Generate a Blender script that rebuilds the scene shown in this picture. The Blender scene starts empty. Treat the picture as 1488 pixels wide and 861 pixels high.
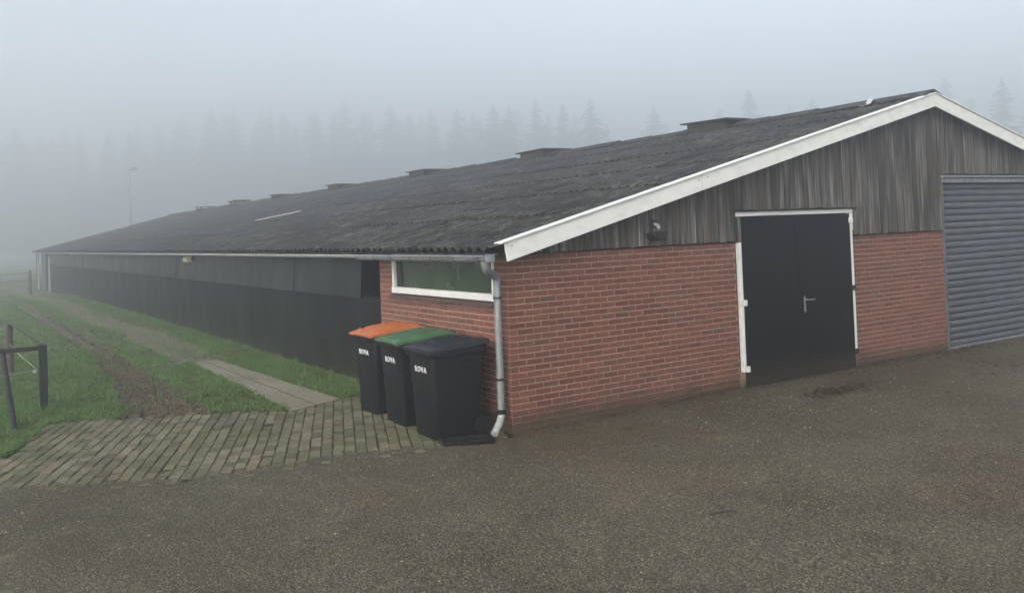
import bpy, bmesh, math, random
import numpy as np
from mathutils import Matrix, Vector

random.seed(7)
rng = np.random.default_rng(11)
sc = bpy.context.scene
C = sc.collection

# ------------------------------------------------------------------ camera
YAW, PITCH, ROLL = 0.57407, 0.02231, -0.03824
FPX, PPX, PPY, PW = 1290.82, 744.0, 305.28, 1488.0
CAM = Vector((-5.1293, -8.0750, 2.1411))
fwd = Vector((math.sin(YAW) * math.cos(PITCH), math.cos(YAW) * math.cos(PITCH), math.sin(PITCH)))
rt0 = Vector((math.cos(YAW), -math.sin(YAW), 0.0))
up0 = rt0.cross(fwd)
rt = math.cos(ROLL) * rt0 + math.sin(ROLL) * up0
up = rt.cross(fwd)
cam_data = bpy.data.cameras.new('camera')
cam = bpy.data.objects.new('camera', cam_data)
C.objects.link(cam)
cam.matrix_world = Matrix(((rt.x, up.x, -fwd.x, CAM.x), (rt.y, up.y, -fwd.y, CAM.y),
                           (rt.z, up.z, -fwd.z, CAM.z), (0, 0, 0, 1)))
cam_data.sensor_width = 36.0
cam_data.sensor_fit = 'HORIZONTAL'
cam_data.lens = 36.0 * FPX / PW
cam_data.shift_y = -(430.5 - PPY) / PW
cam_data.clip_start = 0.1
cam_data.clip_end = 2000.0
sc.camera = cam

# ------------------------------------------------------------------ light
SUN_EL, SUN_AZ = math.radians(20), math.radians(245)     # azimuth from +Y clockwise
world = bpy.data.worlds.new('World')
sc.world = world
world.use_nodes = True
wn = world.node_tree.nodes
wl = world.node_tree.links
wn.clear()
w_out = wn.new('ShaderNodeOutputWorld')
w_bg = wn.new('ShaderNodeBackground')
w_hsv = wn.new('ShaderNodeHueSaturation')
w_sky = wn.new('ShaderNodeTexSky')
w_sky.sky_type = 'NISHITA'
w_sky.sun_disc = False
w_sky.sun_elevation = SUN_EL
w_sky.sun_rotation = SUN_AZ
w_sky.air_density = 1.0
w_sky.dust_density = 4.0
w_sky.ozone_density = 1.5
w_hsv.inputs['Saturation'].default_value = 0.45
w_bg.inputs['Strength'].default_value = 0.15
wl.new(w_sky.outputs[0], w_hsv.inputs['Color'])
wl.new(w_hsv.outputs[0], w_bg.inputs['Color'])
wl.new(w_bg.outputs[0], w_out.inputs['Surface'])

sun_data = bpy.data.lights.new('sun', 'SUN')
sun_data.energy = 0.5
sun_data.angle = math.radians(40)
sun_data.color = (1.0, 0.97, 0.93)
sun = bpy.data.objects.new('sun', sun_data)
C.objects.link(sun)
sdir = Vector((math.sin(SUN_AZ) * math.cos(SUN_EL), math.cos(SUN_AZ) * math.cos(SUN_EL), math.sin(SUN_EL)))
sun.rotation_euler = sdir.to_track_quat('Z', 'Y').to_euler()
sun.location = (-20, -40, 60)

vs = sc.view_settings
vs.view_transform = 'Standard'
vs.look = 'None'
vs.gamma = 1.0
vs.exposure = 1.3
vs.use_curve_mapping = False

sc.render.engine = 'CYCLES'
cy = sc.cycles
cy.use_denoising = True
cy.max_bounces = 18
cy.diffuse_bounces = 3
cy.glossy_bounces = 2
cy.transmission_bounces = 3
cy.volume_bounces = 16
cy.transparent_max_bounces = 6
cy.sample_clamp_indirect = 4.0
cy.use_adaptive_sampling = True
cy.adaptive_threshold = 0.01

# ------------------------------------------------------------------ helpers
def ray(u, v):
    return (fwd + rt * ((u - PPX) / FPX) - up * ((v - PPY) / FPX)).normalized()

def tag(o, label=None, cat=None, group=None, kind=None):
    if label: o['label'] = label
    if cat: o['category'] = cat
    if group: o['group'] = group
    if kind: o['kind'] = kind
    return o

def empty(name, loc=(0, 0, 0), parent=None):
    o = bpy.data.objects.new(name, None)
    C.objects.link(o)
    o.location = loc
    o.empty_display_size = 0.2
    if parent is not None: o.parent = parent
    return o

def link(name, mesh, mat=None, parent=None, loc=None):
    if mat is not None and not mesh.materials:
        mesh.materials.append(mat)
    o = bpy.data.objects.new(name, mesh)
    C.objects.link(o)
    if parent is not None: o.parent = parent
    if loc is not None: o.location = loc
    return o

class MB:
    """collects faces for one mesh"""
    def __init__(s):
        s.v, s.f, s.sm = [], [], []
    def add(s, verts, faces, smooth=False):
        k = len(s.v)
        s.v.extend([tuple(x) for x in verts])
        s.f.extend([tuple(k + i for i in f) for f in faces])
        s.sm.extend([smooth] * len(faces))
        return s
    def box(s, x0, x1, y0, y1, z0, z1):
        v = [(x0, y0, z0), (x1, y0, z0), (x1, y1, z0), (x0, y1, z0), (x0, y0, z1), (x1, y0, z1), (x1, y1, z1), (x0, y1, z1)]
        return s.add(v, [(0, 3, 2, 1), (4, 5, 6, 7), (0, 1, 5, 4), (1, 2, 6, 5), (2, 3, 7, 6), (3, 0, 4, 7)])
    def prism(s, poly, axis, a, b):
        """poly = list of 2-D points; axis = extrusion axis"""
        n = len(poly)
        def p(q, t):
            if axis == 'y': return (q[0], t, q[1])
            if axis == 'x': return (t, q[0], q[1])
            return (q[0], q[1], t)
        v = [p(q, a) for q in poly] + [p(q, b) for q in poly]
        f = [tuple(range(n)), tuple(range(2 * n - 1, n - 1, -1))]
        f += [(i, i + n, (i + 1) % n + n, (i + 1) % n) for i in range(n)]
        return s.add(v, f)
    def tube(s, pts, r, n=10, cap=True):
        pts = [Vector(p) for p in pts]
        rr = r if isinstance(r, (list, tuple)) else [r] * len(pts)
        ring = []
        for i, p in enumerate(pts):
            a = pts[max(0, i - 1)]; b = pts[min(len(pts) - 1, i + 1)]
            d = (b - a).normalized()
            e1 = d.cross(Vector((0.31, 0.21, 0.93)) if abs(d.z) < 0.9 else Vector((1, 0.05, 0))).normalized()
            e2 = d.cross(e1)
            ring.append([p + rr[i] * (math.cos(2 * math.pi * k / n) * e1 + math.sin(2 * math.pi * k / n) * e2) for k in range(n)])
        v = [q for R_ in ring for q in R_]
        f = []
        for i in range(len(pts) - 1):
            for k in range(n):
                f.append((i * n + k, i * n + (k + 1) % n, (i + 1) * n + (k + 1) % n, (i + 1) * n + k))
        s.add(v, f, True)
        if cap:
            s.add(ring[0], [tuple(range(n - 1, -1, -1))])
            s.add(ring[-1], [tuple(range(n))])
        return s
    def mesh(s, name, mat=None):
        me = bpy.data.meshes.new(name)
        me.from_pydata(s.v, [], s.f)
        me.polygons.foreach_set('use_smooth', s.sm)
        if mat is not None: me.materials.append(mat)
        me.update()
        return me
    def build(s, name, mat, parent=None, bevel=0.0, loc=None):
        me = s.mesh(name, mat)
        bm = bmesh.new(); bm.from_mesh(me)
        bmesh.ops.recalc_face_normals(bm, faces=bm.faces)
        if bevel:
            bmesh.ops.remove_doubles(bm, verts=bm.verts, dist=1e-5)
            ed = [e for e in bm.edges if len(e.link_faces) == 2 and e.calc_face_angle(0) > 0.6]
            bmesh.ops.bevel(bm, geom=ed, offset=bevel, segments=1, affect='EDGES', clamp_overlap=True)
        bm.to_mesh(me); bm.free()
        return link(name, me, None, parent, loc)

def np_mesh(name, verts, faces, mat=None, smooth=False):
    """fast mesh from numpy arrays; faces is (n, k)"""
    verts = np.asarray(verts, np.float32); faces = np.asarray(faces, np.int32)
    me = bpy.data.meshes.new(name)
    n, k = faces.shape
    me.vertices.add(len(verts)); me.vertices.foreach_set('co', verts.ravel())
    me.loops.add(n * k); me.loops.foreach_set('vertex_index', faces.ravel())
    me.polygons.add(n); me.polygons.foreach_set('loop_start', np.arange(0, n * k, k, dtype=np.int32))
    me.polygons.foreach_set('loop_total', np.full(n, k, np.int32))
    me.polygons.foreach_set('use_smooth', np.full(n, smooth))
    if mat is not None: me.materials.append(mat)
    me.update(calc_edges=True)
    return me

# ------------------------------------------------------------------ materials
class NT:
    def __init__(s, name, rough=0.8, spec=0.3, metal=0.0):
        s.m = bpy.data.materials.new(name); s.m.use_nodes = True
        s.n = s.m.node_tree.nodes; s.l = s.m.node_tree.links
        s.b = s.n['Principled BSDF']
        s.b.inputs['Roughness'].default_value = rough
        s.b.inputs['Specular IOR Level'].default_value = spec
        s.b.inputs['Metallic'].default_value = metal
        s.g = s.n.new('ShaderNodeNewGeometry')
        s.pos = s.g.outputs['Position']
    def k(s, sock, val):
        if hasattr(val, 'is_output'): s.l.new(val, sock)
        else:
            if isinstance(val, tuple) and len(val) == 3 and sock.type == 'RGBA': val = (*val, 1)
            sock.default_value = val
    def scale(s, v, sx, sy, sz):
        n = s.n.new('ShaderNodeVectorMath'); n.operation = 'MULTIPLY'
        s.k(n.inputs[0], v); n.inputs[1].default_value = (sx, sy, sz); return n.outputs[0]
    def addv(s, v, w):
        n = s.n.new('ShaderNodeVectorMath'); n.operation = 'ADD'
        s.k(n.inputs[0], v); s.k(n.inputs[1], w); return n.outputs[0]
    def noise(s, v, scale, detail=4, rough=0.55, color=False):
        n = s.n.new('ShaderNodeTexNoise'); s.k(n.inputs['Vector'], v)
        n.inputs['Scale'].default_value = scale; n.inputs['Detail'].default_value = detail
        n.inputs['Roughness'].default_value = rough
        return n.outputs['Color' if color else 'Fac']
    def voro(s, v, scale, feature='F1', out='Distance', rand=1.0):
        n = s.n.new('ShaderNodeTexVoronoi'); n.feature = feature; s.k(n.inputs['Vector'], v)
        n.inputs['Scale'].default_value = scale; n.inputs['Randomness'].default_value = rand
        return n.outputs[out]
    def ramp(s, f, stops, interp='LINEAR'):
        n = s.n.new('ShaderNodeValToRGB'); s.k(n.inputs[0], f); cr = n.color_ramp; cr.interpolation = interp
        while len(cr.elements) < len(stops): cr.elements.new(0.5)
        for e, (p, c) in zip(cr.elements, stops):
            e.position = p; e.color = (c, c, c, 1) if not isinstance(c, tuple) else (*c, 1)
        return n.outputs[0]
    def mix(s, f, a, b, mode='MIX'):
        n = s.n.new('ShaderNodeMix'); n.data_type = 'RGBA'; n.blend_type = mode
        s.k(n.inputs[0], f); s.k(n.inputs[6], a); s.k(n.inputs[7], b); return n.outputs[2]
    def math(s, op, a, b=0.0, clamp=False):
        n = s.n.new('ShaderNodeMath'); n.operation = op; n.use_clamp = clamp
        s.k(n.inputs[0], a); s.k(n.inputs[1], b); return n.outputs[0]
    def sep(s, v):
        n = s.n.new('ShaderNodeSeparateXYZ'); s.k(n.inputs[0], v); return n.outputs
    def rnd(s):
        """one random number per piece, whether it is an object or an island"""
        oi = s.n.new('ShaderNodeObjectInfo')
        a = s.math('ADD', s.math('MULTIPLY', oi.outputs['Random'], 37.0), s.math('MULTIPLY', s.g.outputs['Random Per Island'], 91.0))
        w = s.n.new('ShaderNodeTexWhiteNoise'); w.noise_dimensions = '1D'; s.k(w.inputs['W'], a)
        return w.outputs['Value'], w.outputs['Color']
    def bump(s, h, strength=0.5, dist=0.01):
        n = s.n.new('ShaderNodeBump'); n.inputs['Strength'].default_value = strength
        n.inputs['Distance'].default_value = dist; s.k(n.inputs['Height'], h)
        s.l.new(n.outputs[0], s.b.inputs['Normal'])
    def col(s, c): s.k(s.b.inputs['Base Color'], c)
    def rough(s, r): s.k(s.b.inputs['Roughness'], r)

def smooth_range(t, v, a, b):
    n = t.n.new('ShaderNodeMapRange'); n.interpolation_type = 'SMOOTHSTEP'
    t.k(n.inputs[0], v); n.inputs[1].default_value = a; n.inputs[2].default_value = b
    return n.outputs[0]

def mat_brick():
    t = NT('brick', 0.9, 0.2); r, rc = t.rnd()
    base = t.ramp(r, [(0.0, (.140, .051, .034)), (.3, (.180, .065, .043)), (.7, (.212, .079, .051)), (.88, (.160, .066, .045)), (.97, (.112, .060, .045)), (1.0, (.19, .086, .058))])
    n1 = t.noise(t.pos, 60, 5, .65); base = t.mix(t.ramp(n1, [(.35, 0.0), (.75, .45)]), base, (.13, .062, .046))
    n0 = t.noise(t.pos, 1.3, 4); base = t.mix(t.ramp(n0, [(.4, 0.0), (.75, .4)]), base, (.13, .085, .065))
    z = t.sep(t.pos)[2]
    ns = t.math('ADD', z, t.math('MULTIPLY', t.noise(t.scale(t.pos, 1, 1, .3), 2.2, 5), -.42))
    damp = t.math('SUBTRACT', 1.0, smooth_range(t, ns, -.20, .06))
    base = t.mix(t.math('MULTIPLY', damp, .78), base, (.05, .05, .032))
    t.col(base); t.bump(t.noise(t.pos, 160, 4, .7), .5, .004); return t.m

def mat_mortar():
    t = NT('mortar', 0.95, 0.1)
    base = t.ramp(t.noise(t.pos, 9, 5), [(.3, (.245, .168, .134)), (.7, (.325, .235, .192))])
    z = t.sep(t.pos)[2]
    ns = t.math('ADD', z, t.math('MULTIPLY', t.noise(t.scale(t.pos, 1, 1, .3), 2.2, 5), -.42))
    damp = t.math('SUBTRACT', 1.0, smooth_range(t, ns, -.20, .06))
    t.col(t.mix(t.math('MULTIPLY', damp, .78), base, (.05, .05, .032)))
    t.bump(t.noise(t.pos, 200, 3, .7), .5, .003); return t.m

def mat_wood():
    t = NT('weathered_wood', 0.88, 0.2); r, rc = t.rnd()
    off = t.scale(rc, 9, 3, 17)
    p = t.addv(t.pos, off)
    streak = t.noise(t.scale(p, 34, 34, 1.1), 1.0, 6, .65)
    fine = t.noise(t.scale(p, 130, 130, 3), 1.0, 4, .6)
    base = t.ramp(streak, [(.32, (.012, .011, .0105)), (.43, (.060, .056, .052)), (.52, (.145, .140, .134)), (.65, (.33, .32, .305))])
    base = t.mix(t.ramp(r, [(0, .8), (.35, .35), (.7, .0), (1, 0)]), base, t.mix(1.0, base, (.40, .37, .34), 'MULTIPLY'))
    blot = t.noise(t.scale(p, 3, 3, .8), 1.0, 5)
    base = t.mix(t.ramp(blot, [(.45, 0), (.62, .75)]), base, (.024, .022, .019))
    warm = t.noise(t.scale(p, 6, 6, 1.2), 1.0, 2)
    base = t.mix(t.ramp(warm, [(.48, 0), (.68, .6)]), base, (.085, .067, .048))
    t.col(base); t.bump(t.math('ADD', streak, t.math('MULTIPLY', fine, .5)), .6, .006); return t.m

def mat_white(name='white_paint', c=(.72, .73, .68), dirt=.35):
    t = NT(name, 0.5, 0.4)
    n = t.noise(t.scale(t.pos, 2.5, 2.5, 5), 1.6, 6, .65)
    base = t.mix(t.ramp(n, [(.45, 0), (.8, dirt)]), c, (.36, .37, .30))
    n2 = t.noise(t.pos, 45, 3); base = t.mix(t.ramp(n2, [(.62, 0), (.78, dirt)]), base, (.30, .30, .25))
    t.col(base); t.bump(t.noise(t.pos, 30, 3), .1, .003); return t.m

def mat_plain(name, c, rough=.6, spec=.4, metal=0.0, var=.25, ns=6.0, bump=.15):
    t = NT(name, rough, spec, metal)
    n = t.noise(t.pos, ns, 5, .6)
    dark = tuple(x * (1 - var) for x in c); lite = tuple(min(1, x * (1 + var)) for x in c)
    t.col(t.ramp(n, [(.3, dark), (.7, lite)]))
    t.rough(t.ramp(t.noise(t.pos, ns * 2.3, 4), [(.3, max(.05, rough - .1)), (.7, min(1, rough + .12))]))
    t.bump(t.noise(t.pos, ns * 12, 3), bump, .003); return t.m

def mat_zinc(name='zinc', c=(.28, .30, .315), rough=.5):
    t = NT(name, rough, .5, .35)
    n = t.noise(t.scale(t.pos, 6, 6, 1.5), 2.0, 6, .65)
    base = t.ramp(n, [(.3, tuple(x * .62 for x in c)), (.55, c), (.8, tuple(x * 1.35 for x in c))])
    t.col(base); t.rough(t.ramp(n, [(.3, rough + .15), (.7, rough - .08)])); t.bump(n, .08, .004); return t.m

def lichen_crest_contrast(t):
    tc = t.n.new('ShaderNodeTexCoord').outputs['Object']
    oi = t.n.new('ShaderNodeObjectInfo').outputs['Random']
    cmb = t.n.new('ShaderNodeCombineXYZ'); t.k(cmb.inputs[0], t.math('MULTIPLY', oi, 50.0)); t.k(cmb.inputs[1], t.math('MULTIPLY', oi, 23.0))
    p = t.addv(tc, cmb.outputs[0])
    st = t.noise(t.scale(p, 5, 26, 8), 1.0, 6, .72)
    zone = t.noise(t.pos, .9, 4)
    crest = smooth_range(t, t.sep(tc)[2], -.012, .028)  # lichen limited to crests, painting in line contrast the shading leaves out
    m = t.math('MULTIPLY', t.ramp(st, [(.46, 0), (.60, 1)]), t.ramp(zone, [(.36, .25), (.60, 1)]))
    return t.math('MULTIPLY', m, crest)

def mat_roof():
    t = NT('fibre_cement_roof', 0.95, 0.08); r, rc = t.rnd()
    n1 = t.noise(t.pos, 1.1, 6, .65); n2 = t.noise(t.scale(t.pos, 1.2, 9, 1), 2.0, 5, .6); n3 = t.noise(t.pos, 38, 4, .7)
    base = t.ramp(n1, [(.3, (.012, .0125, .013)), (.52, (.026, .027, .028)), (.78, (.050, .051, .050))])
    base = t.mix(t.ramp(r, [(0, .0), (1, .55)]), base, t.mix(1.0, base, (.6, .6, .63), 'MULTIPLY'))
    base = t.mix(t.ramp(n2, [(.5, 0), (.75, .6)]), base, (.012, .012, .0115))
    spk = t.math('MULTIPLY', t.ramp(n3, [(.57, 0), (.66, 1)]), t.ramp(t.noise(t.pos, 1.7, 4), [(.40, 0), (.60, 1)]))
    base = t.mix(t.math('MULTIPLY', spk, .75), base, (.34, .35, .32))
    base = t.mix(t.math('MULTIPLY', lichen_crest_contrast(t), .68), base, (.17, .175, .165))
    mo = t.math('MULTIPLY', t.ramp(t.noise(t.pos, 14, 5, .7), [(.52, 0), (.66, 1)]), t.ramp(t.noise(t.addv(t.pos, (7, 3, 0)), .7, 4), [(.48, 0), (.66, 1)]))
    base = t.mix(t.math('MULTIPLY', mo, .8), base, (.075, .075, .028))
    t.col(base); t.bump(t.math('ADD', n3, t.math('MULTIPLY', mo, 1.5)), .7, .01); return t.m

def mat_yard():
    t = NT('chip_sealed_asphalt', 0.85, 0.3)
    vc = t.voro(t.pos, 70, 'F1', 'Color'); vd = t.voro(t.pos, 70, 'F1', 'Distance')
    cr = t.sep(vc)
    base = t.ramp(cr[0], [(0, (.048, .043, .027)), (.35, (.098, .088, .057)), (.75, (.155, .139, .092)), (.94, (.22, .198, .138)), (1, (.34, .31, .23))])
    base = t.mix(t.ramp(vd, [(.35, 0), (.8, .75)]), base, (.024, .021, .014))
    big = t.noise(t.pos, .55, 6, .6)
    base = t.mix(t.ramp(big, [(.40, 0), (.60, .9)]), base, t.mix(1.0, base, (.70, .66, .62), 'MULTIPLY'))
    pt = t.noise(t.addv(t.pos, (31, 4, 0)), 1.7, 7, .7); base = t.mix(t.ramp(pt, [(.56, 0), (.66, .55)]), base, t.mix(1.0, base, (.5, .47, .42), 'MULTIPLY'))
    moss = t.math('MULTIPLY', t.ramp(t.noise(t.pos, 2.6, 6, .65), [(.4, 0), (.62, 1)]), smooth_range(t, t.sep(t.pos)[1], -3.0, -.1))
    base = t.mix(t.math('MULTIPLY', moss, .62), base, (.048, .043, .022))
    redn = t.ramp(t.noise(t.addv(t.pos, (3, 8, 0)), .42, 4), [(.5, 0), (.64, 1)])
    base = t.mix(t.math('MULTIPLY', redn, .35), base, t.mix(1.0, base, (1.25, .98, .90), 'MULTIPLY'))
    t.col(base); t.bump(t.math('SUBTRACT', 1.0, vd), .9, .008); return t.m

def mat_chips():
    t = NT('stone_chips', 0.7, 0.35); r, rc = t.rnd()
    t.col(t.ramp(r, [(0, (.036, .032, .020)), (.35, (.082, .072, .045)), (.75, (.142, .125, .080)), (.94, (.20, .178, .122)), (1, (.37, .33, .24))])); return t.m

def mat_paver():
    t = NT('mossy_concrete_paver', 0.9, 0.2); r, rc = t.rnd()
    base = t.ramp(r, [(0, (.085, .083, .052)), (.25, (.125, .120, .075)), (.6, (.165, .156, .100)), (.88, (.225, .212, .142)), (1, (.20, .148, .108))])
    n = t.noise(t.pos, 22, 5, .7); base = t.mix(t.ramp(n, [(.4, 0), (.72, .55)]), base, (.07, .066, .042))
    g = t.noise(t.pos, 1.0, 5); base = t.mix(t.ramp(g, [(.4, 0), (.65, .5)]), base, (.088, .096, .034))
    d = t.noise(t.addv(t.pos, (5, 1, 0)), 1.2, 5); base = t.mix(t.ramp(d, [(.54, 0), (.70, .6)]), base, (.055, .047, .038))
    t.col(base); t.bump(t.noise(t.pos, 120, 4, .7), .6, .004); return t.m

def mat_soil(name, a, b, c, scale=9.0, bump=.8, rough=.95):
    t = NT(name, rough, .2)
    n = t.noise(t.pos, scale, 7, .7); n2 = t.noise(t.pos, scale * .16, 4)
    base = t.ramp(n, [(.3, a), (.7, b)]); base = t.mix(t.ramp(n2, [(.4, 0), (.65, .75)]), base, c)
    t.col(base); t.bump(t.noise(t.pos, scale * 4, 5, .75), bump, .02); return t.m

def mat_grass():
    t = NT('grass_blades', 0.6, 0.3); r, rc = t.rnd()
    base = t.ramp(r, [(0, (.050, .118, .030)), (.5, (.092, .195, .050)), (.85, (.135, .24, .070)), (1, (.22, .22, .10))])
    n = t.noise(t.pos, .8, 4); base = t.mix(t.ramp(n, [(.42, 0), (.68, .55)]), base, (.085, .088, .032))
    t.col(base); return t.m

def mat_needles():
    t = NT('spruce_needles', 0.8, 0.2)
    t.col(t.ramp(t.noise(t.pos, .9, 4), [(.3, (.012, .024, .014)), (.7, (.032, .05, .028))])); return t.m

def mat_panel(name, c, rough, spec=.3):
    t = NT(name, rough, spec); r, rc = t.rnd()
    n = t.noise(t.scale(t.pos, 2, 1.3, .5), 1.2, 4, .55)
    dark = tuple(x * .75 for x in c); lite = tuple(x * 1.35 for x in c)
    base = t.ramp(n, [(.3, dark), (.55, c), (.82, lite)])
    base = t.mix(t.ramp(r, [(0, 0), (1, .25)]), base, t.mix(1.0, base, (.6, .62, .62), 'MULTIPLY'))
    z = t.sep(t.pos)[2]
    sp = t.math('SUBTRACT', 1.0, smooth_range(t, t.math('ADD', z, t.math('MULTIPLY', t.noise(t.pos, 3, 5), -.4)), -.3, .25))
    base = t.mix(t.math('MULTIPLY', sp, .5), base, (.035, .04, .022))
    t.col(base); t.rough(t.ramp(n, [(.3, rough + .12), (.7, rough - .06)]))
    t.bump(t.noise(t.scale(t.pos, 1.2, 1.2, 1.0), 1.4, 3), .25, .05); return t.m

def mat_galv():
    t = NT('galvanised_slats', .5, .4, .35)
    n = t.noise(t.scale(t.pos, 1.2, 1, 12), 2.0, 6, .7); n2 = t.noise(t.pos, 3.5, 5, .6)
    base = t.ramp(n, [(.3, (.085, .098, .112)), (.55, (.13, .146, .165)), (.8, (.185, .20, .22))])
    base = t.mix(t.ramp(n2, [(.45, 0), (.75, .5)]), base, (.07, .075, .078))
    t.col(base); t.bump(t.noise(t.pos, 40, 3), .08, .003); return t.m

def mat_door():
    t = NT('black_door_paint', .62, .12)
    base = t.ramp(t.noise(t.scale(t.pos, 5, 5, .6), 1.5, 6, .65), [(.3, (.0045, .006, .0075)), (.7, (.0085, .0105, .0125))])
    z = t.sep(t.pos)[2]
    low = t.math('SUBTRACT', 1.0, smooth_range(t, t.math('ADD', z, t.math('MULTIPLY', t.noise(t.scale(t.pos, 4, 4, 1), 2, 6), -.35)), -.15, .22))
    base = t.mix(t.math('MULTIPLY', low, .55), base, (.045, .038, .026))
    t.col(base); t.bump(t.noise(t.scale(t.pos, 2, 2, .5), 2, 3), .15, .02); return t.m

M = dict(
    brick=mat_brick(), mortar=mat_mortar(), wood=mat_wood(), white=mat_white('white_paint', (.80, .81, .77), .35), frame=mat_white('white_frame', (.74, .75, .73), .35),
    zinc=mat_zinc(), galv=mat_galv(), roof=mat_roof(), yard=mat_yard(), chips=mat_chips(),
    paver=mat_paver(), grass=mat_grass(), needles=mat_needles(),
    lawn=mat_soil('turf', (.036, .058, .018), (.078, .11, .034), (.085, .088, .036), 14),
    mud=mat_soil('mud', (.040, .030, .022), (.16, .118, .085), (.075, .057, .040), 7, 1.0, .7),
    path=mat_soil('gravelly_dirt', (.10, .088, .067), (.22, .195, .15), (.11, .115, .066), 8),
    joint=mat_soil('mossy_joint', (.030, .030, .014), (.062, .061, .028), (.042, .040, .022), 20),
    slab=mat_soil('concrete', (.19, .175, .13), (.29, .265, .20), (.15, .145, .095), 6, .35),
    door=mat_door(),
    panel=mat_panel('dark_green_sheet', (.0075, .0105, .0100), .55, .14), flap=mat_panel('grey_green_sheet', (.011, .018, .0172), .42, .22),
    black=mat_plain('black_plastic', (.0075, .009, .0115), .48, .22, 0, .3, 7), steel=mat_plain('steel', (.35, .35, .34), .4, .5, .8),
    blackp=mat_plain('black_painted_post', (.012, .013, .014), .6, .4, 0, .3, 8), rubber=mat_plain('rubber', (.012, .012, .012), .8, .2),
    orange=mat_plain('orange_lid', (.46, .135, .040), .5, .4, 0, .2, 7), green=mat_plain('green_lid', (.060, .135, .062), .45, .4, 0, .25, 7),
    nlid=mat_plain('blue_black_lid', (.017, .020, .030), .38, .45, 0, .2, 5),
    letter=mat_plain('white_print', (.72, .72, .72), .6, .3, 0, .1), sill=mat_plain('brown_sill_tile', (.075, .044, .038), .6, .4, 0, .3, 10),
    dark=mat_plain('dark_fitting', (.012, .012, .012), .5, .4), cream=mat_plain('cream_lamp_cover', (.42, .38, .22), .4, .5, 0, .15),
    bark=mat_plain('bark', (.05, .04, .033), .9, .2, 0, .3, 4), moss=mat_soil('roof_moss', (.022, .021, .009), (.060, .058, .024), (.07, .055, .03), 30),
    leaf=mat_plain('dead_leaves', (.030, .021, .013), .8, .2, 0, .5, 30), oldwood=mat_soil('old_post_wood', (.05, .043, .036), (.11, .10, .085), (.06, .062, .045), 12, .5),
    shoe=mat_plain('pale_zinc', (.38, .39, .38), .55, .4, 0, .35, 14),
    plastic=mat_plain('pale_plastic', (.5, .53, .55), .35, .5, 0, .2), grey=mat_panel('grey_sheet', (.085, .09, .10), .5),
    vent=mat_plain('vent_board', (.030, .026, .021), .85, .2, 0, .4, 12), wire=mat_plain('white_cord', (.42, .43, .42), .6, .3, 0, .1),
)
def mat_glass():
    t = NT('dull_green_glass', .16, .5)
    n = t.noise(t.pos, 1.4, 4)
    t.col(t.ramp(n, [(.3, (.022, .040, .022)), (.7, (.042, .066, .038))]))
    t.rough(t.ramp(t.noise(t.pos, 5, 4), [(.3, .12), (.7, .3)])); return t.m
M['glass'] = mat_glass()

# ------------------------------------------------------------------ ground
def hgt(x, y):
    x = np.asarray(x, float); y = np.asarray(y, float)
    z = -.05 * np.exp(-(x * x + y * y) / 1.7)
    z = z + .007 * np.sin(x * .9 + 1.3) * np.sin(y * .7 + .4) + .005 * np.sin(x * 2.1 - y * 1.7)
    yy = np.clip(y - 15, 0, 30); z = z - .00033 * yy * yy - .004 * np.clip(y - 45, 0, 40)
    return z
def H(x, y): return float(hgt(x, y))

_t = rng.random((256, 256))
def vnoise(x, y):
    xi = np.floor(x).astype(int); yi = np.floor(y).astype(int); fx = x - xi; fy = y - yi
    fx = fx * fx * (3 - 2 * fx); fy = fy * fy * (3 - 2 * fy)
    g = lambda a, b: _t[a & 255, b & 255]
    return (g(xi, yi) * (1 - fx) + g(xi + 1, yi) * fx) * (1 - fy) + (g(xi, yi + 1) * (1 - fx) + g(xi + 1, yi + 1) * fx) * fy
def fbm(x, y, s, o=4):
    r = 0; a = 1.0; t = 0
    for i in range(o):
        r = r + a * vnoise(x * s + 17 * i, y * s + 9 * i); t += a; a *= .55; s *= 2.03
    return r / t

def inpoly(x, y, P):
    c = np.zeros(np.shape(x), bool); n = len(P)
    for i in range(n):
        x0, y0 = P[i]; x1, y1 = P[(i + 1) % n]
        if y0 == y1: continue
        k = ((y0 > y) != (y1 > y)) & (x < (x1 - x0) * (y - y0) / (y1 - y0) + x0)
        c ^= k
    return c

EDGE = [(.0, -.10), (-.88, -.15), (-1.77, .03), (-2.85, .18), (-3.8, .55), (-4.7, 1.0), (-5.6, 1.6)]
APRON = EDGE + [(-5.4, 2.2), (-4.62, 2.5), (-4.25, 3.5), (-4.05, 4.05), (-3.76, 4.1), (-2.39, 3.32), (-1.61, 3.03), (-1.5, 2.72), (-.73, 3.0), (.0, 3.28)]
YARD = EDGE + [(-9, 3.2), (-30, 7), (-70, -20), (-70, -70), (70, -70), (70, .35), (.0, .35)]
SLABS = [(-1.55, 2.62), (-.70, 2.98), (-.92, 8.35), (-1.45, 8.35)]

def axis(parts):
    out = []
    for a, b, st in parts:
        out.append(np.arange(a, b - 1e-6, st))
    return np.concatenate(out)
def geo(a, b, n, p=2.2): return a + (b - a) * (np.linspace(0, 1, n) ** p)
gx = np.concatenate([-geo(8, 380, 34)[::-1], axis([(-7.9, .25, .075)]), geo(.25, 380, 40, 2.4)])
gy = np.concatenate([-geo(3, 380, 26)[::-1], axis([(-2.9, 14, .08), (14, 56, .25)]), geo(56, 400, 40)])
gx = np.unique(np.round(gx, 4)); gy = np.unique(np.round(gy, 4))
GX, GY = np.meshgrid(gx, gy, indexing='ij')
RUTX = lambda y: np.interp(y, [3.4, 4.4, 6.5, 11, 20, 32, 60], [-2.85, -2.74, -2.58, -2.45, -2.44, -2.44, -2.5])
def rutw(y): return np.interp(y, [3.2, 4.4, 7, 12, 30, 60], [.62, .52, .30, .21, .24, .2])
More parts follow.
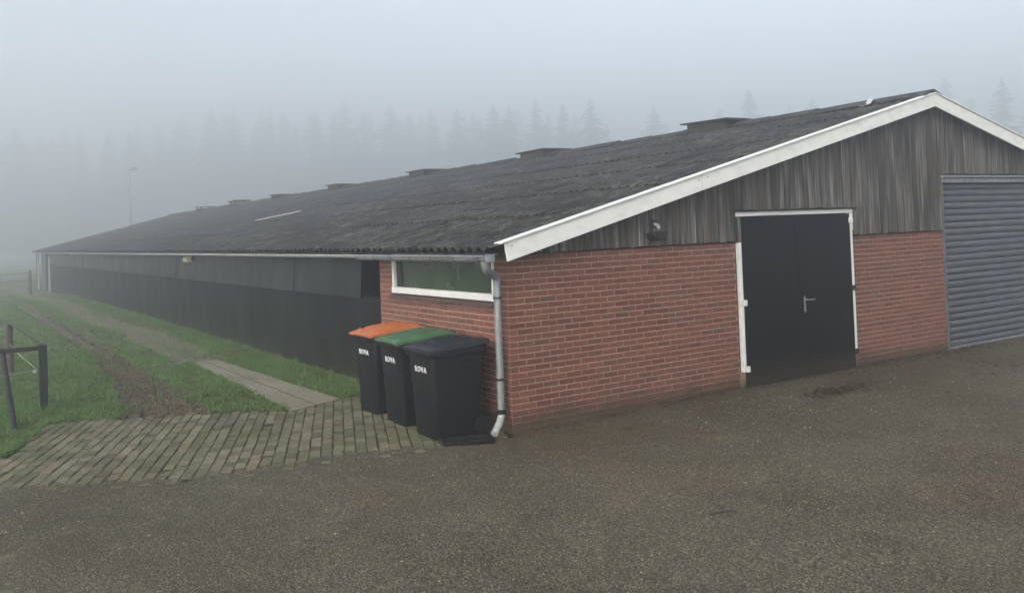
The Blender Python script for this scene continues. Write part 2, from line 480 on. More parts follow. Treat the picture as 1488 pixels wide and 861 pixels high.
def masks(x, y):
    e = (fbm(x, y, 2.2) - .5)
    ap = inpoly(x + .12 * e, y + .12 * e, APRON); ya = inpoly(x, y, YARD); sl = inpoly(x + .05 * e, y, SLABS)
    rd = np.abs(x - RUTX(y) + .35 * (fbm(x, y, 1.1) - .5))
    rut = (rd < rutw(y) * (1 + 1.3 * e)) & (y > 3.0) & ~ap & ~ya & ~sl
    pd = np.abs(x + 1.22 + .10 * np.sin(y * .35) + .5 * e)
    path = (pd < .46) & (y > 8.2) & (y < 62) & ~rut
    path |= (y > 44) & (y < 50) & (x > -7) & (x < .2) & (e > -.12)
    return ap, ya, sl, rut, path, rd
ap, ya, sl, rut, path, rd = masks(GX, GY)
GZ = hgt(GX, GY)
lump = .05 * (fbm(GX, GY, 1.6) - .35) + .02 * (fbm(GX, GY, 7) - .5)
near = np.clip(1.5 - np.abs(GY - 6) / 40, 0, 1)
GZ = GZ + np.where(sl, -.11, np.where(ap | ya, -.06, np.where(rut, -.05 + .055 * np.sin((GX - RUTX(GY)) * 19 + 2 * fbm(GX, GY, .8)) + .15 * (fbm(GX, GY, 4.5) - .5), np.where(path, -.005 + .02 * (fbm(GX, GY, 6) - .5), .015 + lump * near))))
GZ = np.where((GX > .15) & (GX < 15.3) & (GY > .1) & (GY < 53), -.55, GZ)
far = np.clip((np.hypot(GX, GY) - 70) / 60, 0, 1)
GZ = GZ - .25 * far
nxg, nyg = GX.shape
V = np.stack([GX, GY, GZ], -1).reshape(-1, 3)
idx = np.arange(nxg * nyg).reshape(nxg, nyg)
F = np.stack([idx[:-1, :-1], idx[1:, :-1], idx[1:, 1:], idx[:-1, 1:]], -1)
fm = lambda m: (m[:-1, :-1].astype(int) + m[1:, :-1] + m[1:, 1:] + m[:-1, 1:]) >= 3
f_rut, f_path = fm(rut), fm(path) & ~fm(rut)
def sub_mesh(name, mask, mat, smooth=True):
    f = F[mask]; u, inv = np.unique(f, return_inverse=True)
    return np_mesh(name, V[u], inv.reshape(-1, 4), mat, smooth)
tag(link('ground', sub_mesh('ground', ~f_rut & ~f_path, M['lawn'])), 'green turf field around the barn', kind='structure')
tag(link('muddy_track', sub_mesh('muddy_track', f_rut, M['mud'])), 'churned brown wheel rut through the grass', kind='structure')
tag(link('dirt_path', sub_mesh('dirt_path', f_path, M['path'])), 'gravelly dirt path beside the long wall', kind='structure')

# yard sheet
yx = np.unique(np.round(np.concatenate([-geo(7, 70, 22)[::-1], axis([(-6.9, .5, .07), (.5, 12, .3)]), geo(12, 70, 20)]), 4))
yy = np.unique(np.round(np.concatenate([-geo(6, 70, 22)[::-1], axis([(-5.8, -.6, .2), (-.6, 2.4, .07)]), np.array([2.5, 3, 4, 5.5, 7.])]), 4))
YX, YY = np.meshgrid(yx, yy, indexing='ij')
e = fbm(YX, YY, 2.6) - .5
STRIP = [(-6.4, -3.3), (-4.62, -3.3), (-4.80, -.15), (-6.4, .1)]
ym = inpoly(YX, YY - .12 - .5 * e, YARD) & ~((YX > -.02) & (YY > .08))
YZ = hgt(YX, YY) + .004 + .012 * (fbm(YX, YY, 1.2) - .5) + np.where(inpoly(YX, YY, APRON), .014, 0)
YV = np.stack([YX, YY, YZ], -1).reshape(-1, 3); yi = np.arange(YX.size).reshape(YX.shape)
YF = np.stack([yi[:-1, :-1], yi[1:, :-1], yi[1:, 1:], yi[:-1, 1:]], -1)[fm(ym)]
u_, inv_ = np.unique(YF, return_inverse=True)
tag(link('yard', np_mesh('yard', YV[u_], inv_.reshape(-1, 4), M['yard'], True)), 'brown grey chip-sealed asphalt yard', kind='structure')

# loose stone chips on the yard
def scatter_chips(n, smin, smax, xr, yr, keep):
    x = rng.uniform(*xr, n); y = rng.uniform(*yr, n); k = keep(x, y); x, y = x[k], y[k]; m = len(x)
    s = rng.uniform(smin, smax, m) * (1 + .8 * (rng.random(m) > .93))
    base = np.array([(1, 0, 0), (.2, .8, 0), (-.9, .35, 0), (-.35, -.85, 0), (.1, .05, .62)])
    a = rng.uniform(0, 6.283, m); ca, sa = np.cos(a), np.sin(a)
    bx = base[None, :, 0] * rng.uniform(.6, 1.2, (m, 5)); by = base[None, :, 1] * rng.uniform(.6, 1.2, (m, 5)); bz = base[None, :, 2] * rng.uniform(.5, 1.2, (m, 1))
    vx = x[:, None] + s[:, None] * (bx * ca[:, None] - by * sa[:, None]); vy = y[:, None] + s[:, None] * (bx * sa[:, None] + by * ca[:, None])
    vz = hgt(x, y)[:, None] + .003 + .012 * (fbm(x, y, 1.2) - .5)[:, None] + s[:, None] * bz + np.where(inpoly(x, y, APRON), .014, 0)[:, None]
    v = np.stack([vx, vy, vz], -1).reshape(-1, 3)
    f = (np.array([(0, 1, 4), (1, 2, 4), (2, 3, 4), (3, 0, 4)])[None] + 5 * np.arange(m)[:, None, None]).reshape(-1, 3)
    return v, f
def keep_yard(x, y):
    d = np.hypot(x - CAM.x, y - CAM.y)
    a = (x - CAM.x) * fwd.x + (y - CAM.y) * fwd.y; b = (x - CAM.x) * rt.x + (y - CAM.y) * rt.y
    ok = inpoly(x, y - .12 - .5 * rng.random(len(x)) ** 3 - .35 * (fbm(x, y, 2.6) - .5), YARD) & (y < 2.6) & ~((x > -.02) & (y > -.03))
    return ok & (a > 2.5) & (np.abs(b) < .66 * a + 1.0) & (rng.random(len(x)) < np.clip(6.5 / d, 0, 1) ** 1.5)
cv, cf = scatter_chips(380000, .0035, .0100, (-8, 12), (-8, 2.6), keep_yard)
tag(link('stone_chips', np_mesh('stone_chips', cv, cf, M['chips'])), 'loose fine stone chips over the yard', 'gravel', kind='stuff')

# clods beside the rut
nc = 2600
cy_ = 3.2 + 9 * rng.random(nc) ** 2.2; cx_ = RUTX(cy_) + rng.normal(0, .34, nc) * (.5 + .8 * np.clip((8 - cy_) / 5, 0, 1))
a_c, y_c, s_c, r_c, p_c, _ = masks(cx_, cy_)
kk = ~a_c & ~y_c & ~s_c; cx_, cy_ = cx_[kk], cy_[kk]; m_c = len(cx_)
oct_ = np.array([(1, 0, 0), (0, 1, 0), (-1, 0, 0), (0, -1, 0), (0, 0, .8), (.7, .7, .35), (-.7, .6, .4), (-.6, -.7, .3), (.6, -.7, .4)])
tri_ = np.array([(0, 5, 4), (5, 1, 4), (1, 6, 4), (6, 2, 4), (2, 7, 4), (7, 3, 4), (3, 8, 4), (8, 0, 4), (0, 1, 5), (1, 2, 6), (2, 3, 7), (3, 0, 8)])
sz = rng.uniform(.010, .034, m_c)
cvv = np.stack([cx_, cy_, hgt(cx_, cy_) - .02 + .02 * rng.random(m_c)], -1)[:, None, :] + oct_[None] * rng.uniform(.6, 1.3, (m_c, 9, 3)) * sz[:, None, None]
tag(link('mud_clods', np_mesh('mud_clods', cvv.reshape(-1, 3), (tri_[None] + 9 * np.arange(m_c)[:, None, None]).reshape(-1, 3), M['mud'])), 'loose brown mud clods along the wheel rut', 'mud', kind='stuff')

# paved apron: bed + pavers
ax_ = np.arange(-5.7, .01, .06); ay_ = np.arange(-.3, 4.3, .06)
AX, AY = np.meshgrid(ax_, ay_, indexing='ij'); ee = fbm(AX, AY, 2.2) - .5
am = inpoly(AX + .1 * ee, AY + .1 * ee, APRON)
AV = np.stack([AX, AY, hgt(AX, AY) + .003], -1).reshape(-1, 3); ai = np.arange(AX.size).reshape(AX.shape)
AF = np.stack([ai[:-1, :-1], ai[1:, :-1], ai[1:, 1:], ai[:-1, 1:]], -1)[fm(am)]
u_, inv_ = np.unique(AF, return_inverse=True)
apron = tag(link('paved_apron', np_mesh('paved_apron', AV[u_], inv_.reshape(-1, 4), M['joint'], True)), 'mossy block paving in front of the bins', kind='structure')

def chamfer_block(name, lx, ly, lz, c, mat):
    """block with origin at its top centre and a chamfered top"""
    a, b = lx / 2, ly / 2
    v = [(-a, -b, -lz), (a, -b, -lz), (a, b, -lz), (-a, b, -lz), (-a, -b, -c), (a, -b, -c), (a, b, -c), (-a, b, -c),
         (-a + c, -b + c, 0), (a - c, -b + c, 0), (a - c, b - c, 0), (-a + c, b - c, 0)]
    f = [(0, 1, 5, 4), (1, 2, 6, 5), (2, 3, 7, 6), (3, 0, 4, 7), (4, 5, 9, 8), (5, 6, 10, 9), (6, 7, 11, 10), (7, 4, 8, 11), (8, 9, 10, 11)]
    return MB().add(v, f).mesh(name, mat)
def joined(base_me, mats):
    """copies of one mesh at many matrices, as one mesh's arrays"""
    n = len(base_me.vertices); co = np.empty(n * 3); base_me.vertices.foreach_get('co', co); co = co.reshape(-1, 3)
    fs = np.array([p.vertices[:] for p in base_me.polygons])
    vs_, ff = [], []
    for i, m in enumerate(mats):
        A = np.array(m); vs_.append(co @ A[:3, :3].T + A[:3, 3]); ff.append(fs + i * n)
    return np.concatenate(vs_), np.concatenate(ff)

pv_me = chamfer_block('paver', .1015, .1935, .07, .006, M['paver'])
pl = []
PA = math.radians(21.8); pca, psa = math.cos(PA), math.sin(PA)
for i in range(-60, 20):
    for j in range(-25, 35):
        a_, b_ = i * .1135, j * .212 + (.106 if i % 2 else 0)
        pl.append((-1.5 + a_ * pca + b_ * psa, 1.5 - a_ * psa + b_ * pca))
pl = np.array(pl); ee = fbm(pl[:, 0], pl[:, 1], 2.2) - .5
pl = pl[inpoly(pl[:, 0] + .1 * ee, pl[:, 1] + .1 * ee, APRON) & (pl[:, 0] < -.05)]
PM = []
for x, y in pl:
    m = Matrix.Translation((x + random.gauss(0, .003), y + random.gauss(0, .004), H(x, y) + .012 + random.gauss(0, .003)))
    m = m @ Matrix.Rotation(-PA + random.gauss(0, .012), 4, 'Z') @ Matrix.Rotation(random.gauss(0, .022), 4, 'X') @ Matrix.Rotation(random.gauss(0, .018), 4, 'Y')
    PM.append(m)
PM.sort(key=lambda m: (m.translation - CAM).length + (6 if m.translation.x < -5.05 else 0))
for m in PM[:300]:
    o = link('paver', pv_me, None, apron); o.matrix_local = m
if len(PM) > 300:
    v, f = joined(pv_me, PM[300:])
    tag(link('paver_field', np_mesh('paver_field', v, f, M['paver']), None, apron), kind='stuff')

# a second strip of blocks at the yard's left edge
strip = tag(link('paved_edge_strip', np_mesh('paved_edge_strip', [(a, b, H(a, b) - .004) for a, b in [(-6.4 + .2 * i, -3.3 + .2 * j) for i in range(10) for j in range(18)]], [(i * 18 + j, (i + 1) * 18 + j, (i + 1) * 18 + j + 1, i * 18 + j + 1) for i in range(8) for j in range(16 if i < 8 else 0)], M['joint'])),
            'strip of block paving half under grit at the yard edge', kind='structure')
sb_me = chamfer_block('edge_paver', .200, .096, .06, .008, M['paver'])
for i in range(29):
    for j in range(7):
        y = -.22 - i * .108; x = -4.86 - j * .212 + .06 * (-y) - (.106 if i % 2 else 0)
        o = link('paver', sb_me, None, strip); o.matrix_local = Matrix.Translation((x + random.gauss(0, .003), y, H(x, y) + .005 + random.gauss(0, .003))) @ Matrix.Rotation(-.06, 4, 'Z')

# concrete slab lanes
lane = empty('concrete_slab_path', (-1.15, 2.8, 0)); tag(lane, 'two lanes of pale concrete slabs beside the barn', kind='structure')
def slab(x0a, x1a, ya0, ya1, x0b, x1b, yb0, yb1):
    za = H(-1.1, ya0) + .022; zb = H(-1.1, yb0) + .018
    q = [(x0a, ya0), (x1a, ya1), (x1b, yb1), (x0b, yb0)]
    v = [(x + 1.15, y - 2.8, z - .09) for (x, y), z in zip(q, (za, za, zb, zb))] + [(x + 1.15, y - 2.8, z) for (x, y), z in zip(q, (za, za, zb, zb))]
    MB().add(v, [(0, 3, 2, 1), (4, 5, 6, 7), (0, 1, 5, 4), (1, 2, 6, 5), (2, 3, 7, 6), (3, 0, 4, 7)]).build('slab', M['slab'], lane, .004)
slab(-1.52, -1.140, 2.69, 2.86, -1.47, -1.178, 5.59, 5.55)
slab(-1.108, -.74, 2.87, 3.02, -1.150, -.83, 5.53, 5.50)
slab(-1.465, -1.186, 5.635, 5.575, -1.42, -1.19, 8.32, 8.32)
slab(-1.158, -.84, 5.585, 5.525, -1.175, -.95, 8.32, 8.3)

def strip_fill(q):
    v = [(x + 1.15, y - 2.8, H(-1.1, y) - .06) for x, y in q] + [(x + 1.15, y - 2.8, H(-1.1, y) + .014) for x, y in q]
    MB().add(v, [(0, 3, 2, 1), (4, 5, 6, 7), (0, 1, 5, 4), (1, 2, 6, 5), (2, 3, 7, 6), (3, 0, 4, 7)]).build('soil_joint', M['joint'], lane)
strip_fill([(-1.141, 2.86), (-1.107, 2.87), (-1.149, 5.53), (-1.179, 5.53)])
strip_fill([(-1.187, 5.64), (-1.157, 5.64), (-1.174, 8.30), (-1.191, 8.30)])
strip_fill([(-1.47, 5.595), (-.84, 5.505), (-.84, 5.525), (-1.47, 5.635)])

# ------------------------------------------------------------------ grass (stuff)
def blades(n, xr, yr, hgt_rng, w, keepf):
    x = rng.uniform(*xr, n); y = rng.uniform(*yr, n)
    a_, y_, s_, r_, p_, rd_ = masks(x, y)
    cl = fbm(x, y, 3.5)
    k = ~a_ & ~y_ & ~s_ & (~r_ | (rng.random(n) < .05)) & (~p_ | (rng.random(n) < .12)) & (x < -.01) & (rng.random(n) < np.clip((cl - .30) * 3.5, .06, 1)) & keepf(x, y)
    x, y, cl = x[k], y[k], cl[k]; m = len(x)
    z = hgt(x, y) + .01
    tuft = np.clip((fbm(x, y, 6.5, 3) - .52) * 6, 0, 1)
    hh = rng.uniform(*hgt_rng, m) * (.35 + 1.0 * cl + .9 * tuft); a = rng.uniform(0, 6.283, m); lean = rng.uniform(.15, .85, m) * hh; b = rng.uniform(0, 6.283, m)
    ww = w * rng.uniform(.6, 1.3, m)
    dx, dy = np.cos(a) * ww, np.sin(a) * ww
    lx, ly = np.cos(b) * lean, np.sin(b) * lean
    P = np.empty((m, 5, 3))
    P[:, 0] = np.stack([x - dx, y - dy, z], -1); P[:, 1] = np.stack([x + dx, y + dy, z], -1)
    P[:, 2] = np.stack([x - dx * .75 + lx * .35, y - dy * .75 + ly * .35, z + hh * .6], -1); P[:, 3] = np.stack([x + dx * .75 + lx * .35, y + dy * .75 + ly * .35, z + hh * .6], -1)
    P[:, 4] = np.stack([x + lx, y + ly, z + hh], -1)
    f = (np.array([(0, 1, 3), (0, 3, 2), (2, 3, 4)])[None] + 5 * np.arange(m)[:, None, None]).reshape(-1, 3)
    return P.reshape(-1, 3), f
def inview(x, y):
    d = np.maximum((x - CAM.x) * fwd.x + (y - CAM.y) * fwd.y, .1); b = (x - CAM.x) * rt.x + (y - CAM.y) * rt.y
    return (np.abs(b / d) < .66) | (rng.random(len(x)) < .25)
g1 = blades(210000, (-6.5, 0), (2.2, 12), (.035, .075), .0035, inview)
g2 = blades(150000, (-7, 0), (12, 46), (.035, .08), .006, inview)
ed = [[(-5.6, 2.15), (-4.65, 2.55), (-4.3, 3.5), (-4.1, 4.1), (-3.76, 4.15), (-2.39, 3.37), (-1.66, 3.08), (-1.58, 2.8)], [(-1.58, 2.8), (-1.53, 5.6), (-1.49, 8.3)], [(-.70, 3.05), (-.80, 5.5), (-.91, 8.3)], [(-.03, 3.4), (-.03, 20)]]
ex_, ey_ = [], []
for pl_ in ed:
    for (xa, ya_), (xb, yb_) in zip(pl_[:-1], pl_[1:]):
        k_ = int(900 * math.hypot(xb - xa, yb_ - ya_)) if yb_ < 15 else 4000; tt_ = rng.random(k_)
        ex_.append(xa + (xb - xa) * tt_ + rng.normal(0, .035, k_)); ey_.append(ya_ + (yb_ - ya_) * tt_ + rng.normal(0, .035, k_))
ex_ = np.concatenate(ex_); ey_ = np.concatenate(ey_)
kp = (fbm(ex_, ey_, 4) > .44) & (np.abs(ex_ - RUTX(ey_)) > .5); ex_, ey_ = ex_[kp], ey_[kp]; m_e = len(ex_)
hh_ = rng.uniform(.03, .085, m_e); a1 = rng.uniform(0, 6.283, m_e); b1 = rng.uniform(0, 6.283, m_e); ln = hh_ * rng.uniform(.2, 1.0, m_e); z_e = hgt(ex_, ey_) - .005
PE = np.empty((m_e, 5, 3)); dx_, dy_ = np.cos(a1) * .0035, np.sin(a1) * .0035; lx_, ly_ = np.cos(b1) * ln, np.sin(b1) * ln
PE[:, 0] = np.stack([ex_ - dx_, ey_ - dy_, z_e], -1); PE[:, 1] = np.stack([ex_ + dx_, ey_ + dy_, z_e], -1)
PE[:, 2] = np.stack([ex_ - dx_ + lx_ * .35, ey_ - dy_ + ly_ * .35, z_e + hh_ * .6], -1); PE[:, 3] = np.stack([ex_ + dx_ + lx_ * .35, ey_ + dy_ + ly_ * .35, z_e + hh_ * .6], -1)
PE[:, 4] = np.stack([ex_ + lx_, ey_ + ly_, z_e + hh_], -1)
fe = (np.array([(0, 1, 3), (0, 3, 2), (2, 3, 4)])[None] + 5 * np.arange(m_e)[:, None, None]).reshape(-1, 3)
g3 = (PE.reshape(-1, 3), fe)
gv = np.concatenate([g1[0], g2[0], g3[0]]); gf = np.concatenate([g1[1], g2[1] + len(g1[0]), g3[1] + len(g1[0]) + len(g2[0])])
tag(link('grass', np_mesh('grass', gv, gf, M['grass'])), 'short wet green grass beside the track', 'grass', kind='stuff')

# ================================================================== barn
barn = tag(empty('barn'), 'long low barn with red brick gable, weathered boards and dark corrugated roof', 'barn')
XR, XE, XW, LEN = 7.67, -.33, 15.34, 53.0
SL = .2495; TH = math.atan(SL); CT, ST = math.cos(TH), math.sin(TH)
def zr(x): return 1.93 + SL * ((x if x <= XR else 2 * XR - x) - XE)
HB = 1.87; CRS = HB / 28.0; BL = .21

# ---- brickwork
def core(name, boxes, parent=barn):
    b = MB()
    for q in boxes: b.box(*q)
    return b.build(name, M['mortar'], parent)
DX0, DX1, SX0, SX1 = 3.49, 5.88, 8.13, 12.2
front_wall = core('front_wall', [(.004, DX0, .004, .2, -.5, HB - .005)])
mid_wall = core('front_wall', [(DX1, SX0, .004, .2, -.5, HB - .005)])
side_wall = MB().prism([(.205, -.5), (3.3, -.5), (3.3, HB), (2.9, HB), (2.9, 1.305), (.27, 1.305), (.27, HB), (.205, HB)], 'x', .004, .2).build('side_wall', M['mortar'], barn)
far_front = core('front_wall', [(SX1, XW, .004, .2, -.5, HB - .005)])
bl, bh, bd = BL - .012, CRS - .0135, .0985
def brick_mesh():
    a, b, c = bl / 2, bh / 2, .0035      # face towards -Y, origin in the middle of the face
    v = [(-a, bd, -b), (a, bd, -b), (a, bd, b), (-a, bd, b), (-a, c, -b), (a, c, -b), (a, c, b), (-a, c, b), (-a + c, 0, -b + c), (a - c, 0, -b + c), (a - c, 0, b - c), (-a + c, 0, b - c)]
    f = [(0, 1, 5, 4), (1, 2, 6, 5), (2, 3, 7, 6), (3, 0, 4, 7), (4, 5, 9, 8), (5, 6, 10, 9), (6, 7, 11, 10), (7, 4, 8, 11), (8, 9, 10, 11), (3, 2, 1, 0)]
    return MB().add(v, f).mesh('brick', M['brick'])
brick_me = brick_mesh()
BR = []          # (matrix, wall)
def course(a, b, start, z, wall, side):
    t = start
    while t < b - .02:
        t0, t1 = max(t, a), min(t + BL, b)
        if t1 - t0 > .035:
            L = t1 - t0 - .012; c = (t0 + t1) / 2
            if t0 == 0.0: L += .006; c -= .003       # quoin: its end shows flush round the corner
            jit = max(-.003, min(.0012, random.gauss(0, .0012)))
            S = Matrix.Diagonal((L / bl, 1, 1, 1))
            Rz = Matrix.Rotation(random.gauss(0, .003), 4, 'Y')
            if side: m = Matrix.Translation((jit, c, z)) @ Matrix.Rotation(-math.pi / 2, 4, 'Z') @ Rz @ S
            else: m = Matrix.Translation((c, jit, z)) @ Rz @ S
            BR.append((m, wall))
        t += BL
for i in range(-2, 28):
    z = (i + .5) * CRS; odd = i % 2
    course(.0 if not odd else .105, DX0, 0.0 if not odd else .105, z, front_wall, False)
    course(DX1, SX0, DX1 - (.04 if odd else .145), z, mid_wall, False)
    course(SX1, XW, SX1 - (0 if odd else .105), z, far_front, False)
    s0 = .105 if not odd else 0.0
    if (i + 1) * CRS <= 1.305: course(s0, 3.3, s0, z, side_wall, True)
    else:
        course(s0, .275, s0, z, side_wall, True); course(2.905, 3.3, 2.905 - (.1 if odd else 0), z, side_wall, True)
BR.sort(key=lambda q: (q[0].translation - CAM).length + (9 if q[0].translation.x > 8.13 else 0) + (1.5 if q[1] is side_wall else 0) + (9 if q[0].translation.z < -.05 else 0))
for m, w in BR[:300]:
    o = link('brick', brick_me, None, w); o.matrix_local = m
for w in (front_wall, mid_wall, side_wall, far_front):
    ms = [m for m, q in BR[300:] if q is w]
    if ms:
        v, f = joined(brick_me, ms)
        tag(link('brickwork', np_mesh('brickwork', v, f, M['brick']), None, w), kind='stuff')
MB().box(.0, .06, -.0, LEN, 1.905, 1.985).build('wall_plate', M['dark'], barn)

# ---- side window
win = empty('window', (0, 1.6, 1.36), barn)
def wbox(name, mat, x0, x1, y0, y1, z0, z1, par, bv=.004): return MB().box(x0, x1, y0 - 1.6, y1 - 1.6, z0 - 1.36, z1 - 1.36).build(name, mat, par, bv)
fr = MB()
for q in ((-.012, .07, .28, 2.90, 1.362, 1.442), (.0, .07, .28, .335, 1.444, 1.90), (.0, .07, 2.84, 2.90, 1.444, 1.90), (.0, .07, .337, 2.838, 1.845, 1.90)):
    fr.box(q[0], q[1], q[2] - 1.6, q[3] - 1.6, q[4] - 1.36, q[5] - 1.36)
fr.build('frame', M['frame'], win, .004)
wbox('pane', M['glass'], .040, .046, .336, 2.839, 1.443, 1.844, win, 0)
wbox('reveal_strip', M['dark'], .026, .039, 2.66, 2.78, 1.445, 1.843, win, .003)  # dark strip added in place of the reveal seen through the pane
for i in range(12):
    y0 = .26 + i * .2215
    v = MB().prism([(-.055, 1.290), (.06, 1.306), (.06, 1.358), (-.055, 1.338)], 'y', y0 - 1.6, y0 + .216 - 1.6)
    v.v = [(a, b, c - 1.36) for a, b, c in v.v]
    v.build('sill_tile', M['sill'], win, .005)

# ---- gable boards
clad = MB().prism([(.02, 1.93), (DX0, 1.93), (DX0, 2.30), (DX1, 2.30), (DX1, 1.93), (SX0, 1.93), (SX0, 2.78), (SX1, 2.78), (SX1, 1.93), (XW, 1.93), (XW, zr(XW) - .06), (XR, zr(XR) - .06), (.02, zr(.02) - .06)], 'y', .012, .05).build('gable_cladding', M['dark'], barn)
x = .03
while x < XW - .03:
    w = random.choice((.115, .125, .135, .14, .15)); x1 = min(x + w, XW)
    for a, b in ((DX0, DX1), (SX0, SX1)):
        for e_ in (a, b):
            if x < e_ - .03 < x1 and abs(x1 - e_) > .001: x1 = e_
    mid = (x + x1) / 2
    zb = 2.285 if DX0 <= mid <= DX1 else 2.765 if SX0 <= mid <= SX1 else 1.885
    zb += random.uniform(-.006, .006)
    a, b = x + .0015, x1 - random.choice((.001, .0015, .003, .006))
    yo = -.030 + random.uniform(-.006, .006)
    p = [(a, zb), (b, zb + random.uniform(-.004, .004)), (b, zr(b) - .035), (a, zr(a) - .035)]
    if a < XR < b: p.insert(3, (XR, zr(XR) - .035))
    if p[2][1] - zb > .02:
        MB().prism(p, 'y', yo, .010).build('plank', M['wood'], clad, .0015)
    x = x1

# ---- barge boards
def barge(xa, xb, name='barge_board'):
    s = 1 if xb <= XR + .01 else -1
    k = .030
    top, bot = .046, -.150
    def off(x, end): return x
    cutl = .035 if xa < 0 else 0
    p = [(xa + cutl, zr(xa) + bot), (xb, zr(xb) + bot), (xb, zr(xb) + top), (xa, zr(xa) + top)]
    return MB().prism(p, 'y', -.272 + random.uniform(-.002, .002), -.245).build(name, M['white'], barn, .003)
for a, b in ((-.19, 2.688), (2.692, 5.838), (5.842, XR - .001)):
    o = barge(a, b)
    MB().prism([(a - (.06 if a < 0 else 0), zr(a) + .049 - (.06 * SL if a < 0 else 0)), (b, zr(b) + .049), (b, zr(b) + .066), (a - (.06 if a < 0 else 0), zr(a) + .066 - (.06 * SL if a < 0 else 0))], 'y', -.296, -.16).build('cap_strip', M['white'], o, .004)
    for xs in (a + .09, b - .06):
        MB().tube([(xs, -.277, zr(xs) - .01), (xs, -.270, zr(xs) - .01)], .008, 8).build('bolt', M['steel'], o)
for a, b in ((XR + .001, 11.3), (11.304, XW + .33)):
    p = [(a, zr(a) - .150), (b, zr(b) - .150), (b, zr(b) + .046), (a, zr(a) + .046)]
    o = MB().prism(p, 'y', -.272, -.245).build('barge_board', M['white'], barn, .003)
    MB().prism([(a, zr(a) + .049), (b, zr(b) + .049), (b, zr(b) + .066), (a, zr(a) + .066)], 'y', -.296, -.16).build('cap_strip', M['white'], o, .004)
MB().prism([(.05, zr(.05) - .06), (.13, zr(.13) - .06), (.13, zr(.13) - .16), (.05, zr(.05) - .16)], 'y', -.24, -.04).build('purlin_end', M['dark'], barn)

# ---- double door
door = empty('double_door', (4.68, 0, 0), barn)
def dbox(name, mat, x0, x1, y0, y1, z0, z1, par=door, bv=.004): return MB().box(x0 - 4.68, x1 - 4.68, y0, y1, z0, z1).build(name, mat, par, bv)
lf = dbox('door_leaf', M['door'], 3.585, 4.672, -.040, .0, -.02, 2.185)
rt_leaf = dbox('door_leaf', M['door'], 4.684, 5.800, -.034, .006, -.015, 2.190)
dbox('cover_strip', M['door'], 4.64, 4.71, -.052, -.041, .03, 2.18, lf)
dbox('jamb', M['frame'], 3.530, 3.582, -.030, .03, .20, 1.868)
dbox('jamb', M['frame'], 5.803, 5.860, -.030, .03, .20, 1.95)
dbox('upper_jamb', M['wood'], 3.530, 3.582, -.034, .03, 1.872, 2.20)  # shade of the overlapping planks put into the colour as grey wood
dbox('upper_jamb', M['frame'], 5.803, 5.872, -.033, .03, 1.953, 2.20)
dbox('lintel', M['frame'], 3.50, 5.872, -.036, .03, 2.203, 2.262)
dbox('drip_board', M['dark'], 3.45, 5.93, -.075, -.037, 2.264, 2.284)
dbox('jamb_foot', M['mortar'], 3.50, 3.58, -.012, .03, -.05, .197)
dbox('jamb_foot', M['mortar'], 5.805, 5.876, -.012, .03, -.05, .197)
for z in (.20, 1.05):
    dbox('hinge', M['frame'], 3.550, 3.612, -.066, -.042, z, z + .075, lf)
for z in (.20, 1.10, 2.06):
    dbox('hinge', M['frame' if z > 2 else 'dark'], 5.77, 5.845, -.060, -.036, z, z + .075, rt_leaf)
dbox('dark_gap', M['dark'], 3.45, 5.9, .06, .10, -.1, 2.28)
hd = dbox('lock_plate', M['steel'], 4.735, 4.775, -.045, -.035, .88, 1.09, rt_leaf)
MB().tube([(.075, -.045, 1.045), (.075, -.085, 1.045), (.085, -.092, 1.045), (.215, -.092, 1.04)], .0105, 8).build('handle', M['steel'], rt_leaf)

# ---- roller shutter
sh = empty('roller_shutter', (SX0, 0, 0), barn)
SP = .104
prof = [(0, -.004), (.006, .004), (.018, .017), (.045, .024), (.075, .024), (.092, .018), (.100, .006), (SP, -.004)]
sl_b = MB(); n = len(prof)
W_ = SX1 - SX0 - .09
vv = []
for z, d in prof: vv.append((0, -d, z))
for z, d in prof: vv.append((W_, -d, z))
sl_b.add(vv, [(i, i + n, i + n + 1, i + 1) for i in range(n - 1)], True)
slat_me = sl_b.mesh('slat', M['galv'])
for i in range(25):
    o = link('slat', slat_me, None, sh); o.location = (.05, .05 + random.uniform(-.002, .002), .02 + i * SP); o.rotation_euler.x = random.uniform(-.02, .02)
MB().box(-.0, .045, -.022, .06, -.05, 2.66).build('guide_rail', M['galv'], sh, .004)
MB().box(W_ + .055, W_ + .10, -.022, .06, -.05, 2.66).build('guide_rail', M['galv'], sh, .004)
MB().box(.03, W_ + .06, .0, .05, -.05, .03).build('bottom_bar', M['zinc'], sh, .004)
MB().box(-.01, W_ + .11, -.05, .04, 2.625, 2.70).build('head_box', M['zinc'], sh, .004)
MB().box(-.03, W_ + .13, -.09, .02, 2.703, 2.74).build('head_flashing', M['zinc'], sh, .006)
MB().box(.0, W_ + .1, .09, .12, -.1, 2.8).build('backing', M['dark'], sh)

# ---- roof
roof = empty('roof', (0, 0, 0), barn)
NC, NR, PT = 50, 6, 6
CW = (LEN + .25) / NC; RL = (XR - XE) / CT / NR
def sheet_mesh(name, width, length, waves, mat, samples=6, skirt=True):
    ns = waves * samples; A = .030
    ys = [i * width / ns for i in range(ns + 1)]; hs = [A * math.sin(2 * math.pi * i / samples + .4) for i in range(ns + 1)]
    ss = [0, length]
    v = [(s, yv, h) for s in ss for yv, h in zip(ys, hs)]
    k = ns + 1; f = [(i, i + k, i + k + 1, i + 1) for i in range(ns)]
    f = [(a, d, c, b) for a, b, c, d in f]
    b = MB().add(v, [tuple(reversed(q)) for q in f], True)
    if skirt:
        v2 = [(0, yv, h) for yv, h in zip(ys, hs)] + [(.004, yv, h - .011) for yv, h in zip(ys, hs)]
        b.add(v2, [(i, i + 1, i + 1 + k, i + k) for i in range(ns)])
    return b.mesh(name, mat)
